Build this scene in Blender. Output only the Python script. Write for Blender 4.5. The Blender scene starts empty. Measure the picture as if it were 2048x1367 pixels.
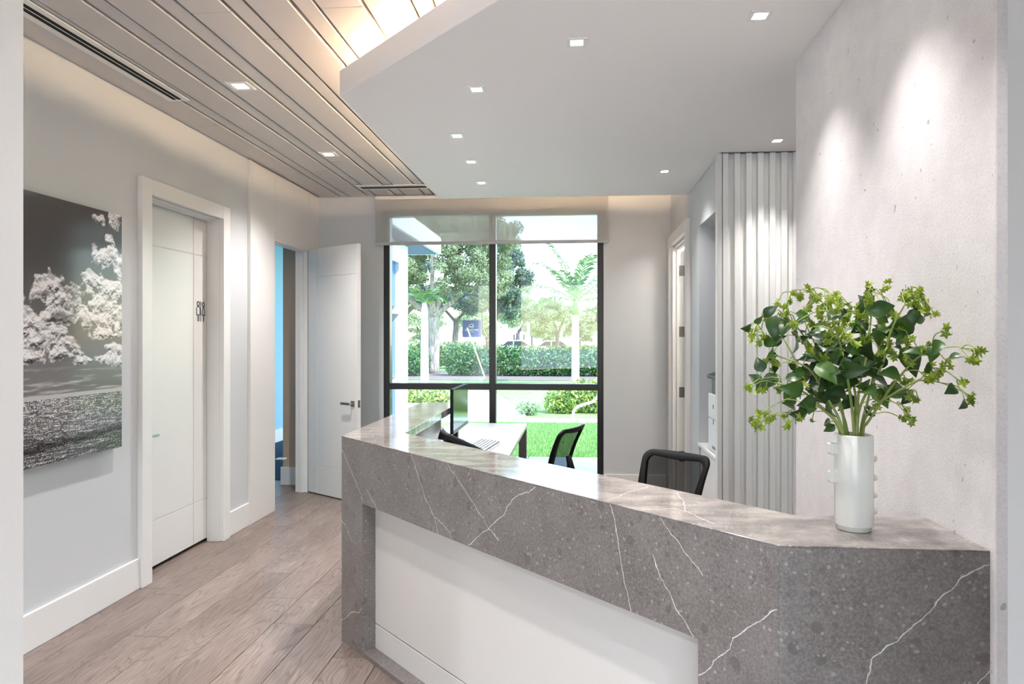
import bpy, bmesh, math, random
import numpy as np
from mathutils import Vector, Matrix

random.seed(7)
rng = np.random.default_rng(7)
scene = bpy.context.scene
COL = scene.collection

# ---------------------------------------------------------------- camera
F_PX, PX, HORIZON = 1365.0, 1036.0, 676.0
YAW = math.atan((1149 - PX) / F_PX)
cam_d = bpy.data.cameras.new('camera')
cam_d.sensor_width = 36
cam_d.lens = F_PX * 36 / 2048
cam_d.shift_x = -(PX - 1024) / 2048
cam_d.shift_y = -(683.5 - HORIZON) / 2048
cam_d.clip_end = 500
cam_o = bpy.data.objects.new('camera', cam_d)
cam_o.location = (0, 0, 1.56)
cam_o.rotation_euler = (math.pi / 2, 0, YAW)
COL.objects.link(cam_o)
scene.camera = cam_o

# ---------------------------------------------------------------- sky, sun, exposure
world = bpy.data.worlds.new('sky')
scene.world = world
world.use_nodes = True
wn = world.node_tree.nodes
sky = wn.new('ShaderNodeTexSky')
sky.sky_type = 'NISHITA'
sky.sun_disc = False
sky.sun_elevation = math.radians(48)
sky.sun_rotation = math.radians(120)
sky.air_density = 1.2
sky.dust_density = .5
sky.ozone_density = 1.0
world.node_tree.links.new(sky.outputs[0], wn['Background'].inputs[0])
wn['Background'].inputs[1].default_value = 0.44
sun_d = bpy.data.lights.new('sun', 'SUN')
sun_d.energy = 4.0
sun_d.color = (1.0, .97, .93)
sun_d.angle = math.radians(1.5)
sun_o = bpy.data.objects.new('sun', sun_d)
sun_o.rotation_euler = Vector((.62, -.42, .82)).to_track_quat('Z', 'Y').to_euler()
COL.objects.link(sun_o)
vs = scene.view_settings
vs.view_transform = 'Standard'
vs.look = 'None'
vs.gamma = 1
vs.use_curve_mapping = False
vs.exposure = 1.2
LAMP = 2.05            # common scale of the ceiling lamps

# ---------------------------------------------------------------- helpers
def lin(r, g, b):
    f = lambda c: ((c / 255 + .055) / 1.055) ** 2.4 if c > 10 else c / 255 / 12.92
    return (f(r), f(g), f(b), 1)

class NT:
    """small wrapper that adds shader nodes"""
    def __init__(s, m):
        s.t = m.node_tree; s.n = s.t.nodes; s.l = s.t.links
    def add(s, typ, ins=None, **kw):
        nd = s.n.new(typ)
        for k, v in kw.items(): setattr(nd, k, v)
        for k, v in (ins or {}).items(): s.put(nd, k, v)
        return nd
    def put(s, nd, k, v):
        sock = nd.inputs[k]
        if isinstance(v, bpy.types.NodeSocket): s.l.new(v, sock)
        elif isinstance(v, bpy.types.Node): s.l.new(v.outputs[0], sock)
        else: sock.default_value = v
    def math(s, op, a, b=0.0, clamp=False):
        return s.add('ShaderNodeMath', {0: a, 1: b}, operation=op, use_clamp=clamp).outputs[0]
    def vec(s, op, a, b=None, sc=None):
        nd = s.add('ShaderNodeVectorMath', {0: a}, operation=op)
        if b is not None: s.put(nd, 1, b)
        if sc is not None: s.put(nd, 3, sc)
        return nd
    def ramp(s, fac, stops, interp='LINEAR'):
        nd = s.add('ShaderNodeValToRGB', {0: fac})
        cr = nd.color_ramp; cr.interpolation = interp
        while len(cr.elements) < len(stops): cr.elements.new(.5)
        for e, (p, c) in zip(cr.elements, stops): e.position = p; e.color = c
        return nd.outputs[0]
    def mix(s, fac, a, b):
        nd = s.add('ShaderNodeMix', data_type='RGBA')
        for k, v in ((0, fac), (6, a), (7, b)): s.put(nd, k, v)
        return nd.outputs[2]

def newmat(name):
    m = bpy.data.materials.new(name); m.use_nodes = True
    t = NT(m); b = t.n['Principled BSDF']
    return m, t, b

def plain(name, col, rough=.5, metal=0.0, spec=.5, bump=0.0, bscale=120, coat=0.0, emit=None, es=0.0):
    m, t, b = newmat(name)
    b.inputs['Base Color'].default_value = col
    b.inputs['Roughness'].default_value = rough
    b.inputs['Metallic'].default_value = metal
    b.inputs['Specular IOR Level'].default_value = spec
    b.inputs['Coat Weight'].default_value = coat
    tc = t.add('ShaderNodeTexCoord')
    nz = t.add('ShaderNodeTexNoise', {'Vector': tc.outputs['Object'], 'Scale': bscale, 'Detail': 3.0})
    # faint tonal variation, so that no surface is a flat swatch
    c2 = tuple(min(1, x * .95) for x in col[:3]) + (1,)
    t.put(b, 'Base Color', t.mix(nz.outputs[0], c2, col))
    if bump:
        bp = t.add('ShaderNodeBump', {'Height': nz.outputs[0], 'Strength': bump, 'Distance': .002})
        t.put(b, 'Normal', bp.outputs[0])
    if emit:
        b.inputs['Emission Color'].default_value = emit
        b.inputs['Emission Strength'].default_value = es
    return m

def link(o, parent=None):
    COL.objects.link(o)
    if parent is not None: o.parent = parent
    return o

def tag(o, label=None, cat=None, group=None, kind=None):
    if label: o['label'] = label
    if cat: o['category'] = cat
    if group: o['group'] = group
    if kind: o['kind'] = kind
    return o

def empty(name, loc=(0, 0, 0), rz=0, label=None, cat=None, group=None, kind=None):
    o = bpy.data.objects.new(name, None)
    o.location = loc; o.rotation_euler = (0, 0, rz); o.empty_display_size = .1
    link(o)
    return tag(o, label, cat, group, kind)

class MB:
    """collects shapes, then links them as one mesh"""
    def __init__(s): s.v = []; s.f = []
    def raw(s, vs, fs):
        o = len(s.v); s.v += [tuple(v) for v in vs]; s.f += [tuple(i + o for i in f) for f in fs]; return s
    def box(s, x0, x1, y0, y1, z0, z1):
        return s.raw([(x0, y0, z0), (x1, y0, z0), (x1, y1, z0), (x0, y1, z0), (x0, y0, z1), (x1, y0, z1), (x1, y1, z1), (x0, y1, z1)],
                     [(0, 3, 2, 1), (4, 5, 6, 7), (0, 1, 5, 4), (1, 2, 6, 5), (2, 3, 7, 6), (3, 0, 4, 7)])
    def prism(s, poly, z0, z1):
        n = len(poly)
        a = sum(poly[i][0] * poly[(i + 1) % n][1] - poly[(i + 1) % n][0] * poly[i][1] for i in range(n))
        if a < 0: poly = poly[::-1]
        return s.raw([(x, y, z0) for x, y in poly] + [(x, y, z1) for x, y in poly],
                     [tuple(range(n))[::-1], tuple(range(n, 2 * n))] + [(i, (i + 1) % n, (i + 1) % n + n, i + n) for i in range(n)])
    def tube(s, pts, rad, n=8, caps=True):
        pts = [Vector(p) for p in pts]
        if not hasattr(rad, '__len__'): rad = [rad] * len(pts)
        vs, fs = [], []
        up = None
        for i, p in enumerate(pts):
            d = (pts[min(i + 1, len(pts) - 1)] - pts[max(i - 1, 0)]).normalized()
            if up is None: up = d.orthogonal().normalized()
            up = (up - d * up.dot(d)).normalized()
            q = d.cross(up)
            for k in range(n):
                a = 2 * math.pi * k / n
                vs.append(p + (up * math.cos(a) + q * math.sin(a)) * rad[i])
        for i in range(len(pts) - 1):
            for k in range(n):
                a, b = i * n + k, i * n + (k + 1) % n
                fs.append((a, b, b + n, a + n))
        if caps:
            fs.append(tuple(range(n))[::-1]); fs.append(tuple(range((len(pts) - 1) * n, len(pts) * n)))
        return s.raw(vs, fs)
    def lathe(s, prof, c=(0, 0, 0), n=32):
        vs, fs = [], []
        for r, z in prof:
            for k in range(n):
                a = 2 * math.pi * k / n
                vs.append((c[0] + r * math.cos(a), c[1] + r * math.sin(a), c[2] + z))
        for i in range(len(prof) - 1):
            for k in range(n):
                a, b = i * n + k, i * n + (k + 1) % n
                fs.append((a, b, b + n, a + n))
        return s.raw(vs, fs)
    def build(s, name, mat, parent=None, bevel=0.0, seg=2, smooth=False, loc=None):
        me = bpy.data.meshes.new(name)
        me.from_pydata(s.v, [], s.f); me.update()
        if mat: me.materials.append(mat)
        if smooth: me.polygons.foreach_set('use_smooth', [True] * len(me.polygons))
        o = bpy.data.objects.new(name, me)
        if loc: o.location = loc
        if bevel:
            md = o.modifiers.new('bevel', 'BEVEL'); md.width = bevel; md.segments = seg; md.limit_method = 'ANGLE'
        return link(o, parent)

def npmesh(name, V, Fc, mat, parent=None, smooth=False):
    """mesh from numpy vertices (n,3) and equal-sized faces (m,k)"""
    me = bpy.data.meshes.new(name)
    m, k = Fc.shape
    me.vertices.add(len(V)); me.vertices.foreach_set('co', np.ascontiguousarray(V, dtype=np.float32).ravel())
    me.loops.add(m * k); me.loops.foreach_set('vertex_index', np.ascontiguousarray(Fc, dtype=np.int32).ravel())
    me.polygons.add(m)
    me.polygons.foreach_set('loop_start', np.arange(0, m * k, k, dtype=np.int32))
    if smooth: me.polygons.foreach_set('use_smooth', np.ones(m, dtype=bool))
    me.update(calc_edges=True); me.validate()
    if mat: me.materials.append(mat)
    return link(bpy.data.objects.new(name, me), parent)

def share(o, name, parent, loc=(0, 0, 0), rot=(0, 0, 0), scale=(1, 1, 1)):
    c = o.copy(); c.name = name; COL.objects.link(c); c.parent = parent
    c.location = loc; c.rotation_euler = rot; c.scale = scale
    return c

def copy_tree(o, parent=None):
    c = o.copy(); COL.objects.link(c); c.parent = parent
    for ch in list(o.children): copy_tree(ch, c)
    return c

def struct(o, label, cat):
    return tag(o, label, cat, None, 'structure')

# ---------------------------------------------------------------- materials
M = {}
M['wall'] = plain('wall_paint', lin(204, 206, 208), .55, spec=.3, bump=.06, bscale=300)
M['trim'] = plain('white_trim_paint', lin(228, 226, 223), .35, spec=.4, bump=.03)
M['door'] = plain('white_door_lacquer', lin(226, 225, 222), .28, spec=.45)
M['soffit'] = plain('ceiling_paint', lin(248, 246, 244), .7, spec=.2)
M['panel_ceiling'] = plain('ceiling_metal', lin(206, 200, 197), .38, spec=.5)
M['void'] = plain('dark_void', lin(44, 41, 40), .8)
M['white'] = plain('white_lacquer', lin(240, 238, 234), .3, spec=.45)
M['counter_panel'] = plain('counter_panel', lin(214, 208, 203), .4)
M['black_metal'] = plain('black_anodised', lin(30, 30, 33), .35, spec=.5)
M['black_plastic'] = plain('black_plastic', lin(9, 9, 10), .5, spec=.25)
M['chrome'] = plain('satin_nickel', lin(190, 186, 180), .25, metal=1.0)
M['dark_steel'] = plain('dark_steel', lin(120, 114, 108), .35, metal=.9)
M['slot'] = plain('slot_black', lin(12, 12, 12), .9)
M['ink'] = plain('sign_ink', lin(16, 18, 18), .4)
M['laminate'] = plain('grey_laminate', lin(120, 112, 108), .4)
M['support'] = plain('pale_laminate', lin(168, 164, 162), .25)
M['laminate_dark'] = plain('dark_laminate', lin(62, 54, 50), .5)
M['key'] = plain('key_plastic', lin(206, 209, 216), .5)
M['hem'] = plain('shade_hem', lin(176, 176, 178), .6)
M['desk_white'] = plain('desk_white', lin(216, 216, 217), .3)
M['ceramic'] = plain('white_ceramic', lin(226, 224, 216), .18, spec=.5, coat=.3)
M['printer_white'] = plain('printer_white', lin(232, 233, 236), .45)
M['printer_dark'] = plain('printer_dark', lin(45, 48, 54), .4)
M['blue_tint_wall'] = plain('wall_daylight_tint', lin(150, 190, 210), .6)  # blue daylight of the hall put into the wall colour
M['taupe_wall'] = plain('hall_paint', lin(190, 168, 146), .6)
M['carpet'] = plain('blue_carpet', lin(32, 52, 70), .95, bump=.5, bscale=250)
M['lens'] = plain('lamp_lens', lin(255, 250, 240), .5, emit=(1, .93, .82, 1), es=14)
M['cove'] = plain('cove_led', lin(255, 240, 220), .5, emit=(1, .72, .46, 1), es=60)
M['screen'] = plain('monitor_glass', lin(52, 78, 66), .1, spec=.35)  # green of the reflected lawn put into the base colour

def glass(name, tint=(.93, .97, .97, 1)):
    m, t, b = newmat(name)
    t.n.remove(b)
    tr = t.add('ShaderNodeBsdfTransparent', {0: tint})
    gl = t.add('ShaderNodeBsdfGlossy', {0: (1, 1, 1, 1), 'Roughness': 0.0})
    fr = t.add('ShaderNodeFresnel', {'IOR': 1.45})
    mx = t.add('ShaderNodeMixShader', {0: fr.outputs[0], 1: tr.outputs[0], 2: gl.outputs[0]})
    t.l.new(mx.outputs[0], t.n['Material Output'].inputs[0])
    return m
M['glass'] = glass('window_glass')
M['blue_glass'] = plain('blue_tinted_glass', lin(60, 110, 165), .08, spec=.8)

def fabric(name, col, see, translucent=.5):
    m, t, b = newmat(name)
    t.n.remove(b)
    tr = t.add('ShaderNodeBsdfTransparent', {0: (1, 1, 1, 1)})
    df = t.add('ShaderNodeBsdfDiffuse', {0: col})
    tl = t.add('ShaderNodeBsdfTranslucent', {0: col})
    m1 = t.add('ShaderNodeMixShader', {0: translucent, 1: df.outputs[0], 2: tl.outputs[0]})
    m2 = t.add('ShaderNodeMixShader', {0: 1 - see, 1: tr.outputs[0], 2: m1.outputs[0]})
    t.l.new(m2.outputs[0], t.n['Material Output'].inputs[0])
    return m
M['shade'] = fabric('shade_weave', lin(206, 204, 200), .5, .2)
M['mesh_back'] = fabric('chair_mesh', lin(14, 14, 15), .2, .1)

def wood_floor():
    m, t, b = newmat('floor_plank_wood')
    tc = t.add('ShaderNodeTexCoord'); oi = t.add('ShaderNodeObjectInfo')
    rnd = oi.outputs['Random']
    off = t.add('ShaderNodeCombineXYZ', {0: t.math('MULTIPLY', rnd, 37.0), 1: t.math('MULTIPLY', rnd, 91.0), 2: 0.0})
    p = t.vec('ADD', tc.outputs['Object'], off.outputs[0]).outputs[0]
    pf = t.vec('MULTIPLY', p, (5.5, .85, 1.0)).outputs[0]
    n1 = t.add('ShaderNodeTexNoise', {'Vector': pf, 'Scale': 1.0, 'Detail': 2.5, 'Roughness': .45, 'Distortion': .35}).outputs[0]
    ring = t.math('FRACT', t.math('MULTIPLY', n1, 24.0))
    line = t.ramp(ring, [(0, (0, 0, 0, 1)), (.1, (.75, .75, .75, 1)), (.8, (1, 1, 1, 1)), (1, (0, 0, 0, 1))])
    pg = t.vec('MULTIPLY', p, (150.0, 5.0, 1.0)).outputs[0]
    n2 = t.add('ShaderNodeTexNoise', {'Vector': pg, 'Scale': 1.0, 'Detail': 4.0, 'Roughness': .65}).outputs[0]
    pk = t.vec('MULTIPLY', p, (3.0, 1.1, 1.0)).outputs[0]
    n3 = t.add('ShaderNodeTexNoise', {'Vector': pk, 'Scale': 1.0, 'Detail': 3.0}).outputs[0]
    tone = t.math('ADD', t.math('MULTIPLY', n2, .62), t.math('ADD', t.math('MULTIPLY', n3, .38), t.math('MULTIPLY', rnd, .05)))
    c = t.ramp(tone, [(.3, lin(88, 75, 69)), (.5, lin(126, 111, 103)), (.72, lin(162, 147, 138))])
    g = t.mix(t.math('MULTIPLY', t.math('SUBTRACT', 1.0, line), .6), c, lin(80, 66, 60))
    t.put(b, 'Base Color', g)
    b.inputs['Roughness'].default_value = .38
    b.inputs['Specular IOR Level'].default_value = .4
    bp = t.add('ShaderNodeBump', {'Height': n2, 'Strength': .12, 'Distance': .002})
    t.put(b, 'Normal', bp.outputs[0])
    return m
M['wood'] = wood_floor()

def stone(name, lines, rough=.2, top=False, basis=((1, 0, 0), (0, 0, 1))):
    """grey composite stone; lines = polylines of 3D points of the pale veins"""
    m, t, b = newmat(name)
    tc = t.add('ShaderNodeTexCoord'); P = tc.outputs['Object']
    wob = t.add('ShaderNodeTexNoise', {'Vector': P, 'Scale': 8.0, 'Detail': 2.0})
    Pw = t.vec('ADD', P, t.vec('SCALE', wob.outputs[1], sc=.05).outputs[0]).outputs[0]
    base = t.add('ShaderNodeTexNoise', {'Vector': P, 'Scale': 7.0, 'Detail': 4.0, 'Roughness': .6}).outputs[0]
    fine = t.add('ShaderNodeTexNoise', {'Vector': P, 'Scale': 150.0, 'Detail': 4.0, 'Roughness': .7}).outputs[0]
    c = t.ramp(base, [(.3, lin(103, 95, 92)), (.7, lin(120, 112, 109))])
    c = t.mix(t.ramp(fine, [(.42, (0, 0, 0, 1)), (.75, (.55, .55, .55, 1))]), c, lin(160, 155, 151))
    # dark pebbles of two sizes
    for sc, rr, amt in ((16.0, .33, .55), (42.0, .36, .5)):
        vo = t.add('ShaderNodeTexVoronoi', {'Vector': Pw, 'Scale': sc})
        sel = t.add('ShaderNodeSeparateColor', {0: vo.outputs['Color']})
        big = t.math('MULTIPLY', sel.outputs[0], rr)
        msk = t.add('ShaderNodeMapRange', {0: vo.outputs['Distance'], 1: big, 2: t.math('SUBTRACT', big, .05), 3: 0.0, 4: 1.0}).outputs[0]
        pick = t.math('GREATER_THAN', sel.outputs[1], .55)
        c = t.mix(t.math('MULTIPLY', t.math('MULTIPLY', msk, pick), amt), c, lin(94, 87, 84))
    vo = t.add('ShaderNodeTexVoronoi', {'Vector': Pw, 'Scale': 60.0})
    sel = t.add('ShaderNodeSeparateColor', {0: vo.outputs['Color']})
    fleck = t.math('MULTIPLY', t.math('LESS_THAN', vo.outputs['Distance'], .28), t.math('GREATER_THAN', sel.outputs[2], .8))
    c = t.mix(t.math('MULTIPLY', fleck, .3), c, lin(190, 186, 182))
    if top:
        st = t.add('ShaderNodeTexNoise', {'Vector': t.vec('MULTIPLY', P, (6., 14., 1.)).outputs[0], 'Scale': 1.0, 'Detail': 4.0}).outputs[0]
        c = t.mix(t.ramp(st, [(.4, (0, 0, 0, 1)), (.7, (.5, .5, .5, 1))]), c, lin(186, 178, 170))
    if lines:
        nz = t.add('ShaderNodeTexNoise', {'Vector': P, 'Scale': 22.0, 'Detail': 3.0})
        sp = t.add('ShaderNodeSeparateColor', {0: nz.outputs[1]})     # wobble within the face only
        o1 = t.vec('SCALE', tuple(basis[0]), sc=t.math('MULTIPLY', t.math('SUBTRACT', sp.outputs[0], .5), .026)).outputs[0]
        o2 = t.vec('SCALE', tuple(basis[1]), sc=t.math('MULTIPLY', t.math('SUBTRACT', sp.outputs[1], .5), .026)).outputs[0]
        Pv = t.vec('ADD', P, t.vec('ADD', o1, o2).outputs[0]).outputs[0]
        dmin = None
        for ln in lines:
            for A, B in zip(ln[:-1], ln[1:]):
                A, B = Vector(A), Vector(B); d = B - A
                pa = t.vec('SUBTRACT', Pv, tuple(A)).outputs[0]
                tt = t.math('MULTIPLY', t.vec('DOT_PRODUCT', pa, tuple(d)).outputs[1], 1 / d.length_squared, True)
                q = t.vec('SUBTRACT', pa, t.vec('SCALE', tuple(d), sc=tt).outputs[0]).outputs[0]
                dd = t.vec('LENGTH', q).outputs[1]
                dmin = dd if dmin is None else t.math('MINIMUM', dmin, dd)
        amt = t.add('ShaderNodeTexNoise', {'Vector': P, 'Scale': 22.0}).outputs[0]
        w = t.math('ADD', t.math('MULTIPLY', amt, .0030), .0002)
        vm = t.add('ShaderNodeMapRange', {0: dmin, 1: w, 2: t.math('MULTIPLY', w, .3), 3: 0.0, 4: .9}).outputs[0]
        c = t.mix(vm, c, lin(224, 220, 214))
    t.put(b, 'Base Color', c)
    b.inputs['Roughness'].default_value = rough
    b.inputs['Specular IOR Level'].default_value = .5
    return m

def rough_wall():
    m, t, b = newmat('rough_white_concrete')
    tc = t.add('ShaderNodeTexCoord'); P = tc.outputs['Object']
    fine = t.add('ShaderNodeTexNoise', {'Vector': P, 'Scale': 130.0, 'Detail': 5.0, 'Roughness': .75}).outputs[0]
    mid = t.add('ShaderNodeTexNoise', {'Vector': P, 'Scale': 14.0, 'Detail': 4.0}).outputs[0]
    jit = t.vec('SCALE', t.add('ShaderNodeTexNoise', {'Vector': P, 'Scale': 9.0, 'Detail': 3.0}).outputs[1], sc=.07).outputs[0]
    Ps = t.vec('ADD', t.vec('MULTIPLY', P, (1.0, 1.0, .6)).outputs[0], jit).outputs[0]
    pit = None
    for sc_, thr, rad_ in ((26.0, .76, .22), (60.0, .82, .26)):
        vo = t.add('ShaderNodeTexVoronoi', {'Vector': Ps, 'Scale': sc_})
        sel = t.add('ShaderNodeSeparateColor', {0: vo.outputs['Color']})
        rad = t.math('MULTIPLY', t.math('POWER', sel.outputs[1], 2.5), rad_)
        q = t.math('MULTIPLY', t.math('LESS_THAN', vo.outputs['Distance'], rad), t.math('GREATER_THAN', sel.outputs[0], thr))
        pit = q if pit is None else t.math('MAXIMUM', pit, q)
    hgt = t.math('SUBTRACT', t.math('ADD', t.math('MULTIPLY', fine, .5), t.math('MULTIPLY', mid, .4)), t.math('MULTIPLY', pit, 1.2))
    c = t.ramp(mid, [(.3, lin(227, 222, 222)), (.7, lin(235, 230, 230))])
    c = t.mix(t.ramp(fine, [(.5, (0, 0, 0, 1)), (.75, (.5, .5, .5, 1))]), c, lin(192, 186, 182))
    c = t.mix(t.math('MULTIPLY', pit, .6), c, lin(150, 143, 138))
    t.put(b, 'Base Color', c)
    b.inputs['Roughness'].default_value = .75
    bp = t.add('ShaderNodeBump', {'Height': hgt, 'Strength': .8, 'Distance': .004})
    t.put(b, 'Normal', bp.outputs[0])
    return m
M['rough'] = rough_wall()

def leafmat(name, cols, rough=.5, trans=.25):
    m, t, b = newmat(name)
    geo = t.add('ShaderNodeNewGeometry')
    c = t.ramp(geo.outputs['Random Per Island'], [(i / (len(cols) - 1), lin(*q)) for i, q in enumerate(cols)])
    t.put(b, 'Base Color', c)
    b.inputs['Roughness'].default_value = rough
    tl = t.add('ShaderNodeBsdfTranslucent', {0: c})
    mx = t.add('ShaderNodeMixShader', {0: trans, 1: b.outputs[0], 2: tl.outputs[0]})
    t.l.new(mx.outputs[0], t.n['Material Output'].inputs[0])
    return m
M['oak_leaf'] = leafmat('oak_leaf', [(92, 112, 84), (132, 150, 112), (168, 180, 140)], .5, .3)
M['oak_leaf_dark'] = leafmat('oak_leaf_dark', [(62, 84, 82), (94, 118, 108), (130, 150, 130)], .5, .25)
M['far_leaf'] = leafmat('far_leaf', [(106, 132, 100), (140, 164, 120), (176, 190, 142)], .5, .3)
M['hedge_leaf'] = leafmat('hedge_leaf', [(28, 76, 50), (58, 112, 62), (116, 156, 80)], .3, .2)
M['bush_leaf'] = leafmat('bush_leaf', [(92, 130, 70), (140, 166, 84), (196, 196, 96)], .4, .25)
M['palm_leaf'] = leafmat('palm_leaf', [(56, 100, 64), (92, 132, 78), (142, 162, 100)], .45, .12)
M['grass_blade'] = leafmat('grass_blade', [(112, 162, 92), (140, 184, 108), (176, 206, 138)], .5, .3)

def barkmat(name, a, bb, rings=False):
    m, t, b = newmat(name)
    tc = t.add('ShaderNodeTexCoord'); P = tc.outputs['Object']
    sc = (2., 2., 22.) if rings else (14., 14., 3.)
    n = t.add('ShaderNodeTexNoise', {'Vector': t.vec('MULTIPLY', P, sc).outputs[0], 'Scale': 1.0, 'Detail': 4.0}).outputs[0]
    t.put(b, 'Base Color', t.ramp(n, [(.35, lin(*a)), (.65, lin(*bb))]))
    b.inputs['Roughness'].default_value = .85
    t.put(b, 'Normal', t.add('ShaderNodeBump', {'Height': n, 'Strength': .5, 'Distance': .02}).outputs[0])
    return m
M['bark'] = barkmat('oak_bark', (120, 112, 104), (176, 168, 158))
M['bark_dark'] = barkmat('dark_bark', (70, 66, 66), (112, 106, 102))
M['palm_bark'] = barkmat('palm_bark', (176, 170, 160), (216, 210, 200), True)

def ground(name, a, bb, sc=3.0):
    m, t, b = newmat(name)
    tc = t.add('ShaderNodeTexCoord'); P = tc.outputs['Object']
    n = t.add('ShaderNodeTexNoise', {'Vector': P, 'Scale': sc, 'Detail': 6.0, 'Roughness': .7}).outputs[0]
    t.put(b, 'Base Color', t.ramp(n, [(.3, lin(*a)), (.7, lin(*bb))]))
    b.inputs['Roughness'].default_value = .95
    t.put(b, 'Normal', t.add('ShaderNodeBump', {'Height': n, 'Strength': .6, 'Distance': .03}).outputs[0])
    return m
M['lawn'] = ground('lawn', (110, 150, 84), (156, 182, 116), 9.0)
M['mulch'] = ground('mulch', (96, 84, 84), (150, 136, 130), 16.0)
M['paving'] = ground('pale_concrete', (212, 212, 210), (228, 228, 226), 2.0)
M['stucco'] = plain('white_stucco', lin(238, 238, 238), .8)
M['eave'] = plain('eave_blue', lin(70, 104, 150), .6)
M['sign_blue'] = plain('sign_indigo', lin(78, 84, 140), .5)
M['car_paint'] = plain('white_car_paint', lin(232, 234, 238), .2, coat=.6)
M['stake'] = plain('stake_wood', lin(206, 180, 120), .7)

# ================================================================= SETTING
XW, XR, YB = -2.72, .975, 7.05
CEIL, SOF, SOFT = 3.05, 2.80, 2.93

# floor: base slab and single planks
fl = MB().box(-2.9, 2.62, -5.0, 7.25, -.2, -.013).build('floor', M['void'])
struct(fl, 'grey-brown oak plank floor of the reception room', 'floor')
PW = .232
def plank(x0, x1, y0, y1):
    g = .0012
    mb = MB().box(x0 + g - (x0 + x1) / 2, x1 - g - (x0 + x1) / 2, y0 + g - y0, y1 - g - y0, -.012, 0)
    return mb.build('plank', M['wood'], fl, bevel=.0015, seg=1, loc=((x0 + x1) / 2, y0, 0))
xs = [-2.34 + PW * k for k in range(-3, 22)]
first = {-2: 4.06, -1: 3.97 - .0, 0: 3.40, 1: 4.4, 2: 3.97, 3: 3.615, 4: 4.3}
for k, x in enumerate(xs[:-1]):
    x0, x1 = max(x, -2.9), min(x + PW, 2.62)
    if x1 - x0 < .02: continue
    y = first.get(k - 3, 3.2 + random.random() * 1.3) - 1.52 * 3
    while y < 7.25:
        a, bq = max(y, -1.5), min(y + 1.52, 7.25)
        if bq - a > .03: plank(x0, x1, a, bq)
        y += 1.52

# lobby floor behind the photographer
struct(MB().box(-2.9, 2.62, -5.0, -1.5, -.012, 0).build('floor_lobby', M['wood']), 'wood floor of the lobby behind the viewpoint', 'floor')

# ceiling: dark void slab with single planks below
ce = MB().box(-3.0, 2.8, -5.1, 7.25, 3.085, 3.5).build('ceiling', M['void'])
struct(ce, 'white linear plank ceiling with alternating wide and narrow boards', 'ceiling')
gx = [-2.665, -2.465, -2.37, -2.164, -2.07, -1.863, -1.762, -1.557, -1.46, -1.255, -1.152, -.938, -.726, -.628,
      -.42, -.32, -.115, -.015, .19, .29, .495, .595, .80, .90, 1.0]
for k in range(len(gx) - 1):
    cuts = [1.2, 2.4 + .9 * ((k * 5) % 4) / 3, 4.6 + 1.3 * ((k * 7) % 5) / 4, YB]
    for a, bq in zip(cuts[:-1], cuts[1:]):
        wide = gx[k + 1] - gx[k] > .15
        z = CEIL if wide else CEIL + .004
        MB().box(gx[k] + .008, gx[k + 1] - .008, a + .0008, bq - .0008, z, z + .03).build('ceiling_board', M['panel_ceiling'], ce, bevel=.003, seg=1)
MB().box(-2.72, -2.668, 1.2, YB, 3.062, 3.085).build('edge_strip', M['panel_ceiling'], ce)
MB().box(-2.9, 2.62, -5.0, 1.02, 3.05, 3.085).build('lobby_ceiling', M['soffit'], ce)

# soffit over the desk, 45 degree front
SP = [(-1.2, 3.41), (1.0, 1.21), (2.6, 1.21), (2.6, 4.66), (XR, 4.66), (XR, 6.0), (-1.2, 6.0)]
so = MB().prism(SP, SOF, SOFT).build('ceiling_soffit', M['soffit'], bevel=.003, seg=1)
struct(so, 'pale dropped soffit with a diagonal front edge over the reception desk', 'soffit')

# left wall with two door openings
D1a, D1b, DH = 4.15, 5.04, 2.475
D2a, D2b, DH2 = 5.97, 6.74, 2.46
wl = MB()
wl.box(XW - .10, XW, -5.0, D1a, 0, 3.085).box(XW - .10, XW, D1a, D1b, DH, 3.085).box(XW - .10, XW, D1b, D2a, 0, 3.085)
wl.box(XW - .10, XW, D2a, D2b, DH2, 3.085).box(XW - .10, XW, D2b, YB, 0, 3.085)
wl = wl.build('wall_left', M['wall'])
struct(wl, 'light grey painted wall on the left with the sea picture', 'wall')
# white cladding around the second opening
cl = MB().box(XW, XW + .022, 5.49, D2a, 0, 3.05).box(XW, XW + .022, D2a, D2b, DH2, 3.05).box(XW, XW + .022, D2b, YB, 0, 3.05)
cl = cl.build('trim_1', M['trim'], bevel=.003, seg=1)
struct(cl, 'full-height white panel around the open doorway', 'wall panel')
MB().box(XW + .022, XW + .027, 5.49, 5.505, 0, 3.05).build('edge_bead', M['trim'], cl)

# baseboards
BBH = .19
bb = MB().box(XW, XW + .018, -5.0, D1a - .102, 0, BBH).build('baseboard_left', M['trim'], bevel=.004)
struct(bb, 'tall white baseboard under the sea picture', 'baseboard')
bb = MB().box(XW, XW + .018, D1b + .102, 5.49, 0, BBH).build('baseboard_middle', M['trim'], bevel=.004)
struct(bb, 'short white baseboard between the restroom door and the white panel', 'baseboard')
bb = MB().box(.30, XR - .04, YB - .018, YB, 0, .17).build('baseboard_back', M['trim'], bevel=.004)
struct(bb, 'white baseboard right of the window', 'baseboard')
bb = MB().box(-2.69, -2.04, YB - .018, YB, 0, .17).build('baseboard_corner', M['trim'], bevel=.004)
struct(bb, 'white baseboard in the corner behind the open door', 'baseboard')

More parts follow.
